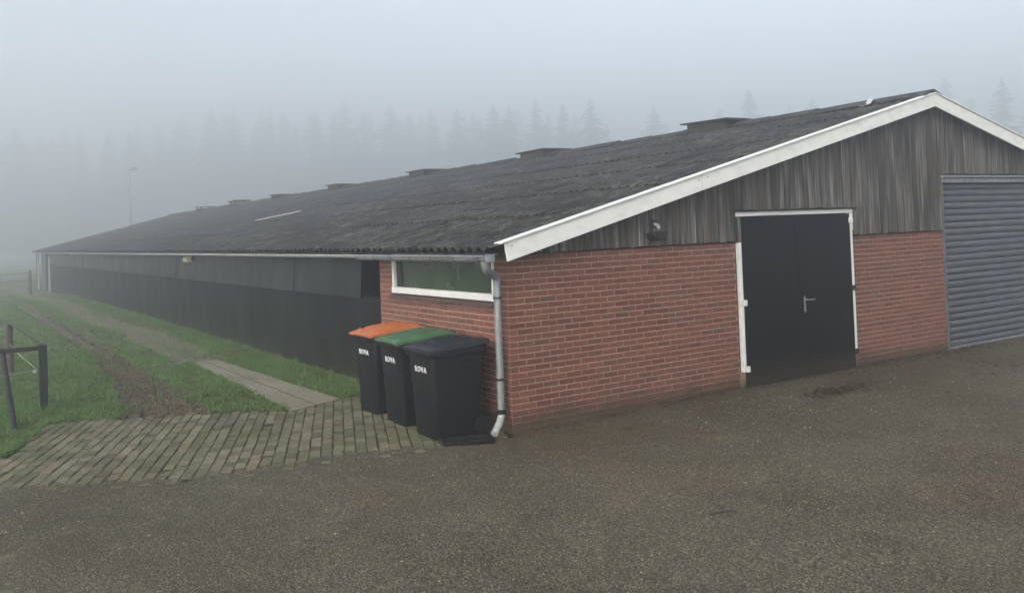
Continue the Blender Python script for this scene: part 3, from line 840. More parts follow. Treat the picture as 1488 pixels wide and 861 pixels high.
sheet_me = sheet_mesh('roof_sheet', CW + .03, RL + .13, PT, M['roof'])
base_m = Matrix(((CT, 0, -ST, 0), (0, 1, 0, 0), (ST, 0, CT, 0), (0, 0, 0, 1)))
for r_ in range(NR):
    for c in range(NC):
        s0 = r_ * RL
        org = Vector((XE, 0, 1.93)) + Vector((CT, 0, ST)) * (s0 - (.02 if r_ == 0 else 0) + random.gauss(0, .006)) + Vector((-ST, 0, CT)) * .0300
        m = Matrix.Translation((org.x, -.25 + c * CW + random.gauss(0, .003), org.z)) @ base_m
        m = m @ Matrix.Rotation(.0105 + random.gauss(0, .0012), 4, 'Y') @ Matrix.Rotation(random.gauss(0, .0015), 4, 'X') @ Matrix.Rotation(random.gauss(0, .0012), 4, 'Z')
        o = link('roof_sheet', sheet_me, None, roof); o.matrix_local = m
big = sheet_mesh('east_roof_slope', LEN + .25, RL * NR, PT * NC, M['roof'], 4)
o = link('east_roof_slope', big, None, roof)
o.matrix_local = Matrix.Translation((2 * XR - XE, LEN, 1.93 + .02)) @ Matrix.Rotation(math.pi, 4, 'Z') @ base_m
tag(o, kind='stuff')
# underlay that closes the roof from below
MB().prism([(XE + .05, zr(XE + .05) - .03), (XR, zr(XR) - .03), (2 * XR - XE - .05, zr(XE + .05) - .03), (2 * XR - XE - .05, zr(XE + .05) - .045), (XR, zr(XR) - .045), (XE + .05, zr(XE + .05) - .045)], 'y', -.2, LEN - .05).build('roof_deck', M['dark'], roof)
# ridge caps
def cap_mesh():
    b = MB(); pr = []
    for i in range(9):
        a = -1 + 2 * i / 8.0
        pr.append((a * .26, .075 - .26 * SL * abs(a) * (1.0) - .02 * (abs(a) ** 2) + .02 * (1 - abs(a))))
    L = 1.13; k = 9
    v = [(x_, 0, z_ + .012) for x_, z_ in pr] + [(x_, L, z_) for x_, z_ in pr] + [(x_, 0, z_ - .012) for x_, z_ in pr]
    b.add(v, [(i, i + 1, i + 1 + k, i + k) for i in range(k - 1)], True)
    b.add(v, [(i + 1, i, i + 2 * k, i + 1 + 2 * k) for i in range(k - 1)])
    b.add([(-.26, 0, -.012), (-.26, L, -.02), (-.262, 0, -.05), (-.262, L, -.05)], [(0, 1, 3, 2)])
    return b.mesh('ridge_cap', M['roof'])
cap_me = cap_mesh()
for c in range(NC):
    o = link('ridge_cap', cap_me, None, roof)
    o.location = (XR + random.gauss(0, .006), -.27 + c * CW, zr(XR) + .005 + random.gauss(0, .007)); o.rotation_euler = (random.gauss(0, .006), random.gauss(0, .01), random.gauss(0, .008))
# ridge vents
def vent_part(kind):
    b = MB(); w, l, hgt_ = .36, .50, (.085 if kind == 'near' else .13)
    if kind == 'near':
        for q in ((-w, -w + .02, -l, l), (w - .02, w, -l, l), (-w + .021, w - .021, -l, -l + .02), (-w + .021, w - .021, l - .02, l)):
            b.box(*q, -.16, hgt_)
    else:
        for q in ((-w, -w + .02, -l, l), (w - .02, w, -l, l), (-w + .021, w - .021, -l, -l + .02), (-w + .021, w - .021, l - .02, l)):
            b.box(*q, -.16, .045)
        for sx in (-1, 1):
            for sy in (-1, 1): b.box(sx * (w - .04) - .035, sx * (w - .04) + .035, sy * (l - .06) - .05, sy * (l - .06) + .05, .047, hgt_)
    lid = MB(); lw, ll = w + .08, l + .12
    v = [(-lw, -ll, hgt_ + .002), (lw, -ll, hgt_ + .002), (lw, ll, hgt_ + .002), (-lw, ll, hgt_ + .002), (-lw, -ll, hgt_ + .025), (lw, -ll, hgt_ + .025), (lw, ll, hgt_ + .025), (-lw, ll, hgt_ + .025), (0, -ll, hgt_ + .031), (0, ll, hgt_ + .031)]
    lid.add(v, [(0, 3, 2, 1), (0, 1, 5, 8, 4), (2, 3, 7, 9, 6), (1, 2, 6, 5), (3, 0, 4, 7), (4, 8, 9, 7), (8, 5, 6, 9)])
    return b, lid
for i, y in enumerate((4.19, 10.17, 16.52, 23.43, 30.28, 37.0, 43.9)):
    b, lid = vent_part('near' if i < 5 else 'far')
    o = b.build('ridge_vent', M['vent'], roof, 0, (XR, y, zr(XR) + .055))
    lo = lid.build('vent_lid', M['dark'], None, 0)
    lo.parent = None
    lo.parent = roof; lo.location = (XR, y, zr(XR) + .055); lo.rotation_euler = (random.gauss(0, .012), random.gauss(0, .015), 0)
# moss clumps on the roof
mv, mf = [], []
def lump_at(x, y, s, flat=.5):
    k = len(mv); n = 7
    zc = zr(x) + .03
    ph = random.random() * 6
    for i in range(n):
        a = i * 2 * math.pi / n + ph; r_ = s * random.uniform(.7, 1.2)
        mv.append((x + r_ * math.cos(a), y + r_ * math.sin(a), zc + SL * r_ * math.cos(a) - .012))
    for i in range(n):
        a = i * 2 * math.pi / n + ph + .3; r_ = s * random.uniform(.45, .7)
        mv.append((x + r_ * math.cos(a), y + r_ * math.sin(a), zc + SL * r_ * math.cos(a) + s * flat * random.uniform(.5, .9)))
    mv.append((x, y, zc + s * flat))
    for i in range(n):
        j = (i + 1) % n
        mf.append((k + i, k + j, k + n + j)); mf.append((k + i, k + n + j, k + n + i)); mf.append((k + n + i, k + n + j, k + 2 * n))
for i in range(1500):
    u = random.random()
    if u < .22: x, y = XR - abs(random.gauss(0, .16)), random.uniform(0, 40) * random.random()
    elif u < .27: x, y = random.gauss(.75, .4), random.gauss(1.6, .9)
    else:
        x = XE + random.random() * (XR - XE); y = 26 * random.random() ** 1.5
        rr = round((x - XE) / (RL * CT))
        if random.random() < .6: x = XE + rr * RL * CT - abs(random.gauss(0, .03))
    if XE + .05 < x < XR - .02 and y > -.2: lump_at(x, y, random.uniform(.012, .045) * (1.3 if .22 < u < .27 else 1))
tag(link('moss', np_mesh('moss', mv, mf, M['moss'], True), None, roof), kind='stuff')

# ---- gutter and downpipe
gut = empty('gutter', (-.36, 0, 1.88), barn)
def gutter_seg(y0, y1, r_, mat, lip):
    b = MB(); n = 9
    pr = [(r_ * math.cos(math.pi + math.pi * i / (n - 1)), r_ * math.sin(math.pi + math.pi * i / (n - 1))) for i in range(n)]
    v = [(x_, y0, z_) for x_, z_ in pr] + [(x_, y1, z_) for x_, z_ in pr]
    b.add(v, [(i, i + 1, i + 1 + n, i + n) for i in range(n - 1)], True)
    for yy_ in (y0, y1):
        b.add([(x_, yy_, z_) for x_, z_ in pr], [tuple(range(n))])
    b.tube([(-r_, y0, .0), (-r_, y1, .0)], lip, 8)
    return b.build('gutter_length', mat, gut)
gutter_seg(-.24, 3.16, .066, M['zinc'], .011)
for k in range(12):
    a = 3.17 + k * 4.15; gutter_seg(a, a + 4.14, .038, M['shoe'], .010)
for k in range(7):
    y = -.10 + k * .53
    b = MB(); pr = [(.070 * math.cos(math.pi + math.pi * i / 8), .070 * math.sin(math.pi + math.pi * i / 8)) for i in range(9)]
    v = [(x_, y - .012, z_) for x_, z_ in pr] + [(x_, y + .012, z_) for x_, z_ in pr]
    b.add(v, [(i, i + 1, i + 10, i + 9) for i in range(8)], True)
    b.build('bracket', M['dark'], gut)
for k in range(40):
    y = 3.8 + k * 1.2
    MB().box(-.045, .06, y - .012, y + .012, -.046, -.038).build('bracket', M['dark'], gut)
MB().box(-.06, .05, -.262, -.242, -.06, .02).build('end_stop', M['zinc'], gut, .004)
dp = empty('downpipe', (-.1, .06, 0), barn)
MB().tube([(-.26, -.20, 1.83), (-.26, -.20, 1.78), (-.22, -.17, 1.73), (-.06, -.045, 1.67), (0, 0, 1.62), (0, 0, 1.58)], .043, 12).build('offset_bend', M['zinc'], dp)
MB().tube([(0, 0, 1.60), (0, 0, .205)], .040, 14).build('pipe', M['zinc'], dp)
for z in (1.42, .55):
    MB().tube([(0, 0, z - .012), (0, 0, z + .012)], .046, 14).build('pipe_clip', M['dark'], dp)
MB().tube([(0, 0, .23), (0, 0, .18)], .046, 14).build('collar', M['dark'], dp)
MB().tube([(0, 0, .18), (-.015, -.012, .15), (-.05, -.035, .10), (-.17, -.115, .01)], .039, 12).build('shoe', M['shoe'], dp)

# ---- long side wall
lw = empty('long_side_wall', (0, 3.3, 0), barn)
y = 3.31
while y < 46.8:
    w = random.uniform(1.9, 2.1); y1 = min(y + w, 47.0)
    xo = random.uniform(-.003, .003)
    MB().box(xo, xo + .03, y - 3.3, y1 - .006 - 3.3, -.6, 1.285).build('wall_sheet', M['panel'], lw, .002)
    y = y1
MB().box(-.012, -.0045, .01, 43.6, -.08, -.02).build('base_trim', M['dark'], lw)
ys = [3.85, 6.72, 11.4, 15.7, 21.0, 25.6, 30.0, 33.3, 37.5, 42.0, 46.6]
for a, b in zip(ys[:-1], ys[1:]):
    t0, t1 = random.uniform(-.062, -.046), random.uniform(-.062, -.046)
    m_ = 6
    bb = MB(); vv = []
    for i in range(m_ + 1):
        f_ = i / m_; yv = a + .008 + (b - a - .016) * f_ - 3.3; bulge = -.012 * math.sin(math.pi * f_ * 2 + a)
        tb = t0 * (1 - f_) + t1 * f_ + bulge
        vv += [(-.02, yv, 1.90), (tb, yv, 1.245), (tb + .02, yv, 1.245), (.0, yv, 1.90)]
    for i in range(m_):
        k = 4 * i
        bb.add(vv[k:k + 8], [(0, 4, 5, 1), (1, 5, 6, 2), (2, 6, 7, 3), (3, 7, 4, 0)])
    bb.add(vv[:4], [(0, 1, 2, 3)]); bb.add(vv[-4:], [(3, 2, 1, 0)])
    bb.build('vent_flap', M['flap'], lw)
# lights under the eave
lm = MB().box(-.10, -.03, 13.76, 13.84, 1.70, 1.82).build('eave_lamp', M['dark'], barn, .006)
MB().prism([(-.17, 1.67), (-.06, 1.67), (-.05, 1.70), (-.05, 1.78), (-.08, 1.80), (-.15, 1.80), (-.18, 1.77), (-.18, 1.70)], 'y', 13.86, 14.30).build('lamp_cover', M['cream'], lm, .01)
MB().box(-.14, -.03, 38.2, 38.5, 1.70, 1.84).build('eave_lamp', M['dark'], barn, .01)
# far end of the long side: pale jamb, doorway, grey sheet, canopy poles
MB().box(-.06, .02, 46.85, 47.15, -.7, 1.62).build('pale_jamb', M['shoe'], barn, .006)
MB().box(.10, .13, 47.16, 48.9, -.7, 1.9).build('dark_doorway', M['dark'], barn)
for k in range(3):
    MB().box(-.03, .0, 48.9 + k * .82, 49.71 + k * .82, -.7, 1.86).build('grey_sheet', M['grey'], barn)
MB().tube([(-.12, 52.2, -.7), (-.12, 52.2, 1.86)], .05, 8).build('canopy_pole', M['shoe'], barn)
MB().tube([(-.12, 52.8, -.7), (-.12, 52.8, 1.9)], .06, 8).build('canopy_pole', M['blackp'], barn)
# back gable and east wall, for other points of view
MB().prism([(.0, -.7), (XW, -.7), (XW, zr(XW) - .06), (XR, zr(XR) - .06), (.0, zr(0) - .06)], 'y', 51.2, 51.3).build('back_gable', M['panel'], barn)
MB().box(XW - .1, XW, .25, 51.1, -.6, 1.98).build('east_wall', M['panel'], barn)

# ---- lamp on the gable boards
gl = MB().box(2.02, 2.12, -.075, -.038, 2.11, 2.20).build('gable_lamp', M['dark'], barn, .006)
MB().tube([(2.07, -.06, 2.15), (2.07, -.12, 2.13), (2.07, -.15, 2.09)], .022, 10).build('lamp_sensor', M['shoe'], gl)
MB().prism([(1.95, 1.985), (2.00, 1.945), (2.13, 1.955), (2.16, 2.06), (1.94, 2.045)], 'y', -.22, -.045).build('lamp_head', M['dark'], gl, .012)

# ------------------------------------------------------------------ small loose things on the roof
def on_roof(u, v, lift=.055):
    d = ray(u, v); t = (1.93 + SL * (CAM.x - XE) + lift - CAM.z) / (d.z - SL * d.x); return CAM + d * t
A_, B_ = on_roof(372, 320.5), on_roof(437, 307)
dv = (B_ - A_).normalized(); nv = Vector((-ST, 0, CT)); sv = dv.cross(nv)
bt = MB(); q = [A_ - sv * .05, A_ + sv * .05, B_ + sv * .04, B_ - sv * .05]
bt.add([p_ for p_ in q] + [p_ + nv * .02 for p_ in q], [(0, 3, 2, 1), (4, 5, 6, 7), (0, 1, 5, 4), (1, 2, 6, 5), (2, 3, 7, 6), (3, 0, 4, 7)])
tag(bt.build('batten', M['shoe']), 'thin white batten lying on the corrugated roof', 'batten')
p0_ = on_roof(1272, 149, .07)
ps = MB(); g_ = []
for i in range(6):
    for j in range(4):
        g_.append((p0_.x - .28 + .11 * i, p0_.y - .10 + .07 * j + .02 * i, zr(p0_.x) + .075 + SL * (-.28 + .11 * i) + .05 * math.sin(i * 1.3) * math.cos(j) + .02 * random.random()))
ps.add(g_, [(i * 4 + j, (i + 1) * 4 + j, (i + 1) * 4 + j + 1, i * 4 + j + 1) for i in range(5) for j in range(3)])
o = ps.build('plastic_scrap', M['plastic']); tag(o, 'small crumpled scrap of pale plastic near the roof ridge', 'scrap')
sm_ = o.modifiers.new('thick', 'SOLIDIFY'); sm_.thickness = .006

# ------------------------------------------------------------------ wheelie bins
def rrect(x0, x1, w, r, z, n=4):
    pts = []
    for cx, cy_, a0 in ((x1 - r, w - r, 0), (x0 + r, w - r, 90), (x0 + r, -w + r, 180), (x1 - r, -w + r, 270)):
        for i in range(n + 1):
            a = math.radians(a0 + 90 * i / n); pts.append((cx + r * math.cos(a), cy_ + r * math.sin(a), z))
    return pts
def loft(b, rings, smooth=True, cap0=True, cap1=True):
    n = len(rings[0]); v = [p for R_ in rings for p in R_]
    b.add(v, [(i * n + k, i * n + (k + 1) % n, (i + 1) * n + (k + 1) % n, (i + 1) * n + k) for i in range(len(rings) - 1) for k in range(n)], smooth)
    if cap0: b.add(rings[0], [tuple(range(n - 1, -1, -1))])
    if cap1: b.add(rings[-1], [tuple(range(n))])
def text_mesh(s, size, mat):
    cu = bpy.data.curves.new('letters', 'FONT'); cu.body = s; cu.size = size; cu.extrude = .004; cu.offset = .0008; cu.space_character = 1.25; cu.resolution_u = 3
    o = bpy.data.objects.new('letters_tmp', cu); C.objects.link(o)
    dg = bpy.context.evaluated_depsgraph_get(); me = bpy.data.meshes.new_from_object(o.evaluated_get(dg))
    bpy.data.objects.remove(o); me.materials.clear(); me.materials.append(mat); return me
txt = text_mesh('ROVA', .084, M['letter'])
def bin_(y, lidmat, label, lidlabel, seam, jitter, sc_=1.0):
    x0 = -.52
    root = tag(empty('wheelie_bin', (x0, y, H(x0, y) + .012)), label, 'wheelie bin', 'wheelie bins beside the brick wall')
    root.rotation_euler.z = jitter
    b = MB()
    loft(b, [rrect(-.290, .255, .228, .05, .0), rrect(-.300, .262, .236, .055, .03), rrect(-.325, .285, .264, .055, .60), rrect(-.340, .30, .280, .05, .86), rrect(-.342, .30, .283, .05, .90)])
    body = b.build('body', M['black'], root)
    b = MB()
    loft(b, [rrect(-.345, .305, .286, .05, .855), rrect(-.365, .32, .302, .05, .868), rrect(-.372, .33, .308, .05, .935), rrect(-.36, .33, .300, .05, .942)], True)
    b.build('rim', M['black'], body)
    if seam:
        b = MB(); loft(b, [rrect(-.322, .28, .260, .055, .560), rrect(-.328, .285, .266, .055, .566), rrect(-.329, .286, .267, .055, .578), rrect(-.325, .282, .264, .055, .586)], True)
        b.build('seam_ring', M['black'], body)
    # lid: domed, rising to the hinge
    nx_, ny_ = 22, 30; v = []; f = []
    for i in range(nx_ + 1):
        for j in range(ny_ + 1):
            a, c = i / nx_, j / ny_; xx = -.385 + .735 * a; e1 = min(a, 1 - a) * 2; e2 = min(c, 1 - c) * 2
            yw = .318 * (1 - .06 * max(0, .12 - a) / .12)
            yy_ = -yw + 2 * yw * c
            z = .948 + .050 * a + .026 * min(1, e2 * 3.2) * min(1, e1 * 5)
            pan = 1 if (.22 < a < .80 and .2 < c < .8) else 0
            z += .018 * pan
            if a < .2 and .1 < c < .9: z += .010 * math.sin(a * 55)
            z += .010 * math.sin(math.pi * c)
            if pan and .3 < a < .72: z += .007 * math.sin(c * 62)
            v.append((xx, yy_, z))
    k = ny_ + 1
    f = [(i * k + j, (i + 1) * k + j, (i + 1) * k + j + 1, i * k + j + 1) for i in range(nx_) for j in range(ny_)]
    b = MB().add(v, f, True)
    rim = [i * k for i in range(nx_ + 1)] + [nx_ * k + j for j in range(1, k)] + [i * k + ny_ for i in range(nx_ - 1, -1, -1)] + [j for j in range(ny_ - 1, 0, -1)]
    lo_ = [v[i] for i in rim]; n = len(rim)
    b.add(lo_ + [(x_, y_, z_ - .028) for x_, y_, z_ in lo_], [(i, (i + 1) % n, (i + 1) % n + n, i + n) for i in range(n)])
    lid = b.build('lid', lidmat, root); lid['label'] = lidlabel
    b = MB()
    for s in (-1, 1): b.box(.325, .365, s * .2 - .03, s * .2 + .03, .93, 1.01)
    b.tube([(.372, -.25, .99), (.372, .25, .99)], .016, 8); b.build('handle', M['black'], root)
    for s in (-1, 1):
        wv = MB().tube([(.265, s * .235, .10), (.265, s * .285, .10)], .098, 18).build('wheel', M['rubber'], root, .008)
        MB().tube([(.265, s * .278, .10), (.265, s * .289, .10)], .045, 12).build('hub', M['black'], wv)
    MB().tube([(.265, -.232, .10), (.265, .232, .10)], .012, 8).build('axle', M['steel'], root)
    o = link('lettering', txt, None, root)
    ang = math.atan2(.04, .6)
    Rm = Matrix(((0, 0, -1, 0), (-1, 0, 0, 0), (0, 1, 0, 0), (0, 0, 0, 1)))
    o.matrix_local = Matrix.Translation((-.3335, .125, .70)) @ Matrix.Rotation(-ang * .6, 4, 'Y') @ Rm
    return root
bin_(1.95, M['orange'], 'black wheelie bin with an orange lid, farthest from the downpipe', 'orange lid', False, .02)
bin_(1.20, M['green'], 'black wheelie bin with a green lid, between the other two bins', 'green lid', True, -.015)
bin_(.45, M['nlid'], 'black wheelie bin with a dark blue-black lid, nearest the downpipe', 'dark blue-black lid', False, .01)

# drain tray under the downpipe shoe
tr = tag(empty('drain_tray', (-.56, -.04, H(-.56, -.04) + .012)), 'flat black drain tray on the ground below the downpipe shoe', 'drain tray')
tr.rotation_euler.z = -.28
MB().box(-.30, .24, -.12, .12, 0, .015).build('tray_floor', M['rubber'], tr, .004)
for q in ((-.30, .24, -.12, -.10), (-.30, .24, .10, .12), (-.30, -.28, -.098, .098), (.22, .24, -.098, .098)):
    MB().box(*q, .016, .045).build('tray_rim', M['rubber'], tr, .004)

# ------------------------------------------------------------------ fence at the left
fx, fy = -4.01, 5.11; fz = H(fx, fy)
fen = tag(empty('rail_fence', (fx, fy, fz)), 'black square-post rail fence with a slanted brace by the paving', 'fence')
MB().box(-.05, .05, -.05, .05, -.3, .87).build('post', M['blackp'], fen, .006)
MB().box(-1.75, -1.65, -.05, .05, -.3, .87).build('post', M['blackp'], fen, .006)
MB().box(-1.64, -.052, -.03, .03, .80, .86).build('rail', M['blackp'], fen, .005)
MB().tube([(-.40, -1.21, -.15), (-.41, -1.18, -.02), (-.46, -.05, .80)], .035, 8).build('brace', M['blackp'], fen)
MB().tube([(.0, .0, .865), (-.12, 4.2, .86), (-.25, 7.5, .82)], .016, 8).build('long_rail', M['blackp'], fen)
wp = tag(empty('fence_post', (-4.15, 9.36, H(-4.15, 9.36))), 'round weathered wooden post behind the black fence', 'post')
MB().tube([(0, 0, -.3), (0, 0, .5), (.005, 0, .84), (.005, 0, .86)], [.062, .06, .058, .045], 12).build('shaft', M['oldwood'], wp)
MB().tube([(-.07, -.06, .55), (-.11, 2.14, .52), (-.14, 4.19, .53)], .003, 6).build('cord', M['wire'], fen)
MB().tube([(-.07, -.06, .55), (-.87, -.08, .51), (-1.62, -.06, .55)], .003, 6).build('cord', M['wire'], fen)
MB().tube([(-.105, -.08, .535), (-.105, -.03, .535)], .022, 8).build('insulator', M['wire'], fen)
# field fence far behind
fp = tag(empty('fence_post', (-1.10, 45.3, H(-1.1, 45.3))), 'dark wooden field post at the far corner of the barn', 'post')
MB().tube([(0, 0, -.3), (0, 0, 1.28), (0, 0, 1.30)], [.075, .07, .05], 10).build('shaft', M['oldwood'], fp)
fp2 = tag(empty('fence_post', (-4.3, 46.3, H(-4.3, 46.3))), 'field post left of the far corner post, at the wire end', 'post')
MB().tube([(0, 0, -.3), (0, 0, 1.28), (0, 0, 1.30)], [.075, .07, .05], 10).build('shaft', M['oldwood'], fp2)
for z, lab in ((1.15, 'upper wire of the field fence beyond the dirt path'), (.75, 'lower wire of the field fence beyond the dirt path')):
    b = MB(); b.tube([(-1.12, 45.3, H(-1.1, 45.3) + z), (-2.7, 45.8, H(-2.7, 45.8) + z - .03), (-4.28, 46.3, H(-4.3, 46.3) + z)], .012, 6)
    tag(b.build('fence_wire', M['blackp']), lab, 'wire')

# ------------------------------------------------------------------ light mast behind the barn
md = ray(190, 328); tt = (74 - CAM.y) / md.y; mx = CAM.x + md.x * tt
mast = tag(empty('light_mast', (mx, 74, -.9)), 'tall thin light mast rising out of the fog behind the barn', 'light mast')
MB().tube([(0, 0, -.3), (0, 0, 4.5), (-.05, 0, 9.5)], [.085, .07, .05], 8).build('pole', M['zinc'], mast)
MB().tube([(-.05, 0, 9.45), (.12, -.05, 9.55)], .035, 8).build('arm', M['zinc'], mast)
MB().prism([(.05, 9.42), (.62, 9.52), (.66, 9.62), (.45, 9.72), (.10, 9.62)], 'y', -.2, .2).build('lamp_head', M['zinc'], mast, .02)

# ------------------------------------------------------------------ spruces
def spruce(seed, Ht=26.0, dens=1.0):
    r = np.random.default_rng(seed); P = []; Fc = []
    nl = int(62 * dens)
    for i in range(nl):
        f = i / (nl - 1.0); z = Ht * (.10 + .895 * f)
        R_ = (Ht * .225) * (1 - f) ** .70 * r.uniform(.55, 1.25) * (1 + .18 * math.sin(f * 9 + seed)) + .10
        nb = int(5 + 8 * (1 - f) ** .6)
        a0 = r.uniform(0, 6.28)
        for b in range(nb):
            a = a0 + 6.283 * b / nb + r.normal(0, .28); L = R_ * r.uniform(.55, 1.15); dr = r.uniform(.12, .42)
            if r.random() < .10: continue
            zj = r.normal(0, .35)
            ns = max(2, int(L / .55)); ca, sa = math.cos(a), math.sin(a)
            for s in range(ns):
                t0 = s / ns; t1 = (s + 1.3) / ns; wdt = (.36 + .30 * (1 - t0)) * min(1, .35 + L / 3.5) * r.uniform(.7, 1.3)
                zz0 = z + zj - dr * L * t0 + .10 * L * t0 * t0 + r.normal(0, .06); zz1 = z + zj - dr * L * t1 + .10 * L * t1 * t1 - r.uniform(.0, .22)
                k = len(P)
                P += [(ca * L * t0, sa * L * t0, zz0), (ca * L * (t0 + t1) / 2 - sa * wdt, sa * L * (t0 + t1) / 2 + ca * wdt, (zz0 + zz1) / 2 - r.uniform(.1, .5)),
                      (ca * L * t1, sa * L * t1, zz1), (ca * L * (t0 + t1) / 2 + sa * wdt, sa * L * (t0 + t1) / 2 - ca * wdt, (zz0 + zz1) / 2 - r.uniform(.1, .5))]
                Fc += [(k, k + 1, k + 2), (k, k + 2, k + 3)]
    crown = np_mesh('crown', P, Fc, M['needles'])
    trunk = MB().tube([(0, 0, -.5), (0, 0, Ht * .5), (0, 0, Ht * .99)], [Ht * .011, Ht * .007, .02], 8).mesh('trunk', M['bark'])
    return crown, trunk
SPR = [spruce(s, 26.0, d) for s, d in ((1, 1.0), (2, .9), (3, 1.1), (4, .8), (5, 1.0))]
def tree(u, vtop, dist, label, k):
    """stands on the ground below pixel column u, `dist` metres away; height from the top's elevation"""
    dist = min(dist * 1.4, (276 if u > 300 else 305) + random.uniform(-12, 12))
    d = ray(u, vtop); hd_ = math.hypot(d.x, d.y)
    x, y = CAM.x + d.x / hd_ * dist, CAM.y + d.y / hd_ * dist
    zt = CAM.z + d.z / hd_ * dist; gz = -1.0; s = (zt - gz) / 26.0
    root = tag(empty('spruce_tree', (x, y, gz)), label, 'tree', 'spruces in the fog behind the barn')
    root.rotation_euler.z = random.uniform(0, 6.28); ws = random.uniform(.85, 1.4); root.scale = (s * ws, s * ws, s)
    cr, tk = SPR[k % 5]
    link('trunk', tk, None, root); link('crown', cr, None, root)
named = [
    (950, 155, 152, 'lone slender spruce in the gap between two roof vents'),
    (1088, 131, 160, 'spruce rising behind the roof just right of the nearest vent'),
    (1045, 157, 172, 'smaller spruce beside the nearest roof vent'),
    (1146, 149, 178, 'faint spruce tip above the ridge, first of three right of the vent'),
    (1180, 141, 176, 'faint spruce tip above the ridge, second of three right of the vent'),
    (1232, 141, 178, 'faint spruce tip above the ridge, third of three right of the vent'),
    (1372, 113, 172, 'spruce directly behind the gable peak'),
    (1410, 138, 176, 'lower spruce between the gable peak and the right frame edge'),
    (1456, 113, 152, 'broad spruce beyond the right slope of the roof'),
    (1500, 120, 160, 'spruce at the right frame edge behind the roof slope'),
    (857, 143, 150, 'tallest dark spruce at the right end of the tree row'),
    (817, 150, 154, 'narrow spruce left of the tallest one at the row end'),
]
for i, (u, v, d, lab) in enumerate(named): tree(u, v, d, lab, i)
row = [(775, 141, 152), (742, 146, 156), (715, 151, 158), (690, 160, 166), (660, 158, 160), (628, 154, 162), (598, 160, 170), (565, 150, 168), (528, 152, 172), (494, 146, 168),
       (455, 158, 176), (412, 152, 176), (378, 160, 182), (342, 151, 180), (302, 157, 184), (268, 168, 188), (232, 172, 196), (195, 176, 200), (160, 184, 206), (120, 188, 212), (80, 196, 222), (40, 202, 230), (5, 206, 240),
       (884, 176, 172), (905, 196, 168), (990, 182, 170), (795, 166, 165), (730, 165, 172)]
ORD = 'first second third fourth fifth sixth seventh eighth ninth tenth eleventh twelfth thirteenth fourteenth fifteenth sixteenth seventeenth eighteenth nineteenth twentieth twenty-first twenty-second twenty-third twenty-fourth twenty-fifth twenty-sixth twenty-seventh twenty-eighth twenty-ninth thirtieth'.split()
row.sort()
for i, (u, v, d) in enumerate(row):
    tree(u + random.uniform(-5, 5), v + random.uniform(-4, 8), d + random.uniform(-6, 6) + (4 if u > 640 else 16 if u > 300 else 24), 'fog-dimmed spruce, %s from the left in the front tree row behind the barn' % ORD[i], (i * 7) % 5)
back = []
for i in range(34):
    u = -40 + i * 27.5 + random.uniform(-12, 12); back.append((u, 170 + 14 * math.sin(i * 2.3) + (26 if u < 250 else 0) + random.uniform(-8, 10), 196 + random.uniform(-12, 22)))
for i, (u, v, d) in enumerate(back): tree(u, v, d, 'barely visible spruce in the rear row of the fogged wood', i + 2)

# ------------------------------------------------------------------ leaf litter
lv, lfc = [], []
def leaf(x, y, s):
    a = random.uniform(0, 6.28); k = len(lv); z = H(x, y) + .012 + random.uniform(0, .012)
    for dx, dy, dz in ((1, 0, .25), (0, .5, 0), (-1, 0, .3), (0, -.5, .05)):
        lv.append((x + s * (dx * math.cos(a) - dy * math.sin(a)), y + s * (dx * math.sin(a) + dy * math.cos(a)), z + s * dz))
    lfc.append((k, k + 1, k + 2, k + 3))
for i in range(170): leaf(4.08 + random.gauss(0, .30), -.98 + random.gauss(0, .10), random.uniform(.018, .055))
for i in range(650): leaf(9.2 * random.random() ** .8, -abs(random.gauss(.0, .16)) - .03, random.uniform(.012, .038))
for i in range(110): leaf(random.uniform(-4.5, 8), random.uniform(-5.5, -.3), random.uniform(.006, .02))
for i in range(150): leaf(random.uniform(5.2, 10.0), random.uniform(-1.7, -.2), random.uniform(.015, .05))
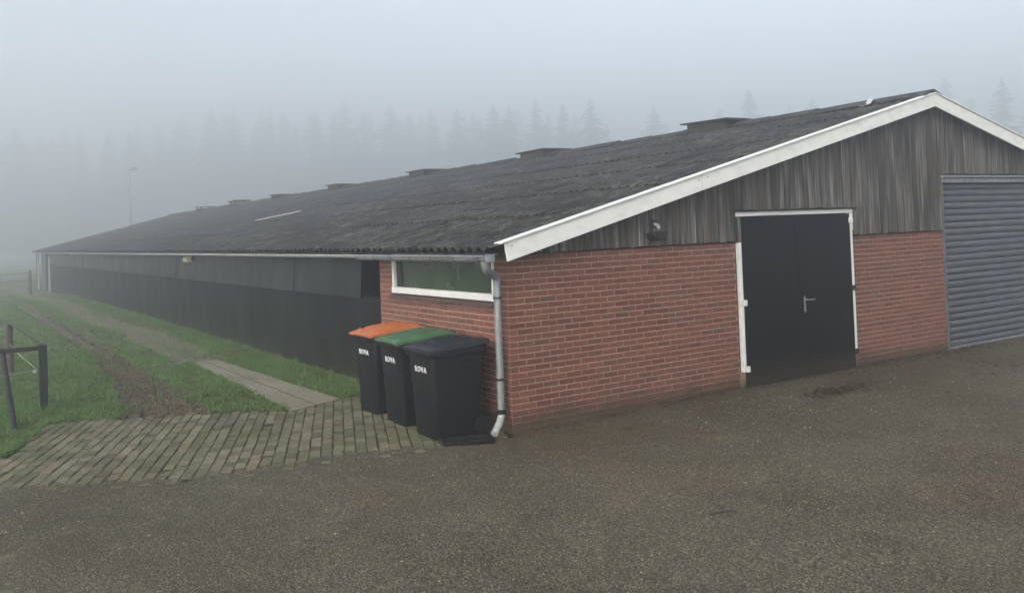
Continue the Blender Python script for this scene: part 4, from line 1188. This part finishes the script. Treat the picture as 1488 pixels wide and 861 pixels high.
tag(link('leaf_litter', np_mesh('leaf_litter', lv, lfc, M['leaf'])), 'scattered dark dead leaves on the yard', 'leaves', kind='stuff')
pbv, pbf = [], []
for i in range(45):
    x, y = (random.uniform(1.0, 9.5), random.uniform(-2.2, -.25)) if i < 38 else (random.uniform(-4, 6), random.uniform(-5, -1))
    if x < .3 and y > -.3: continue
    k = len(pbv); z = H(x, y) + .008; r_ = random.uniform(.004, .010)
    for a in range(6): pbv.append((x + r_ * random.uniform(.7, 1.2) * math.cos(a * 1.047), y + r_ * random.uniform(.7, 1.2) * math.sin(a * 1.047), z - .004))
    pbv.append((x + .2 * r_, y, z + r_ * .8))
    pbf += [(k + a, k + (a + 1) % 6, k + 6) for a in range(6)]
tag(link('pale_pebbles', np_mesh('pale_pebbles', pbv, pbf, M['shoe'])), 'pale pebbles scattered before the double door', 'pebbles', kind='stuff')
for (u, v, L, lab) in ((1050, 745, .20, 'short dark twig lying in the middle of the yard'), (915, 622, .14, 'dark twig on the yard below the gable lamp')):
    d = ray(u, v); t = -CAM.z / d.z; p_ = CAM + d * t
    b = MB().tube([(p_.x - L / 2, p_.y + .03, H(p_.x, p_.y) + .014), (p_.x, p_.y, H(p_.x, p_.y) + .02), (p_.x + L / 2, p_.y - .05, H(p_.x, p_.y) + .016)], [.004, .006, .003], 6)
    tag(b.build('twig', M['leaf']), lab, 'twig')

# ------------------------------------------------------------------ fog
hz = MB().box(-420, 420, -395, 430, -3.0, 47.0).build('haze', None)
hm = bpy.data.materials.new('haze'); hm.use_nodes = True
hm.node_tree.nodes.remove(hm.node_tree.nodes['Principled BSDF'])
pv = hm.node_tree.nodes.new('ShaderNodeVolumePrincipled')
pv.inputs['Color'].default_value = (.975, .985, .995, 1)
pv.inputs['Density'].default_value = .0108
pv.inputs['Anisotropy'].default_value = 0.76
hm.node_tree.links.new(pv.outputs[0], hm.node_tree.nodes['Material Output'].inputs['Volume'])
hz.data.materials.clear(); hz.data.materials.append(hm)
tag(hz, 'even pale fog lying over the whole place', 'fog', kind='stuff')
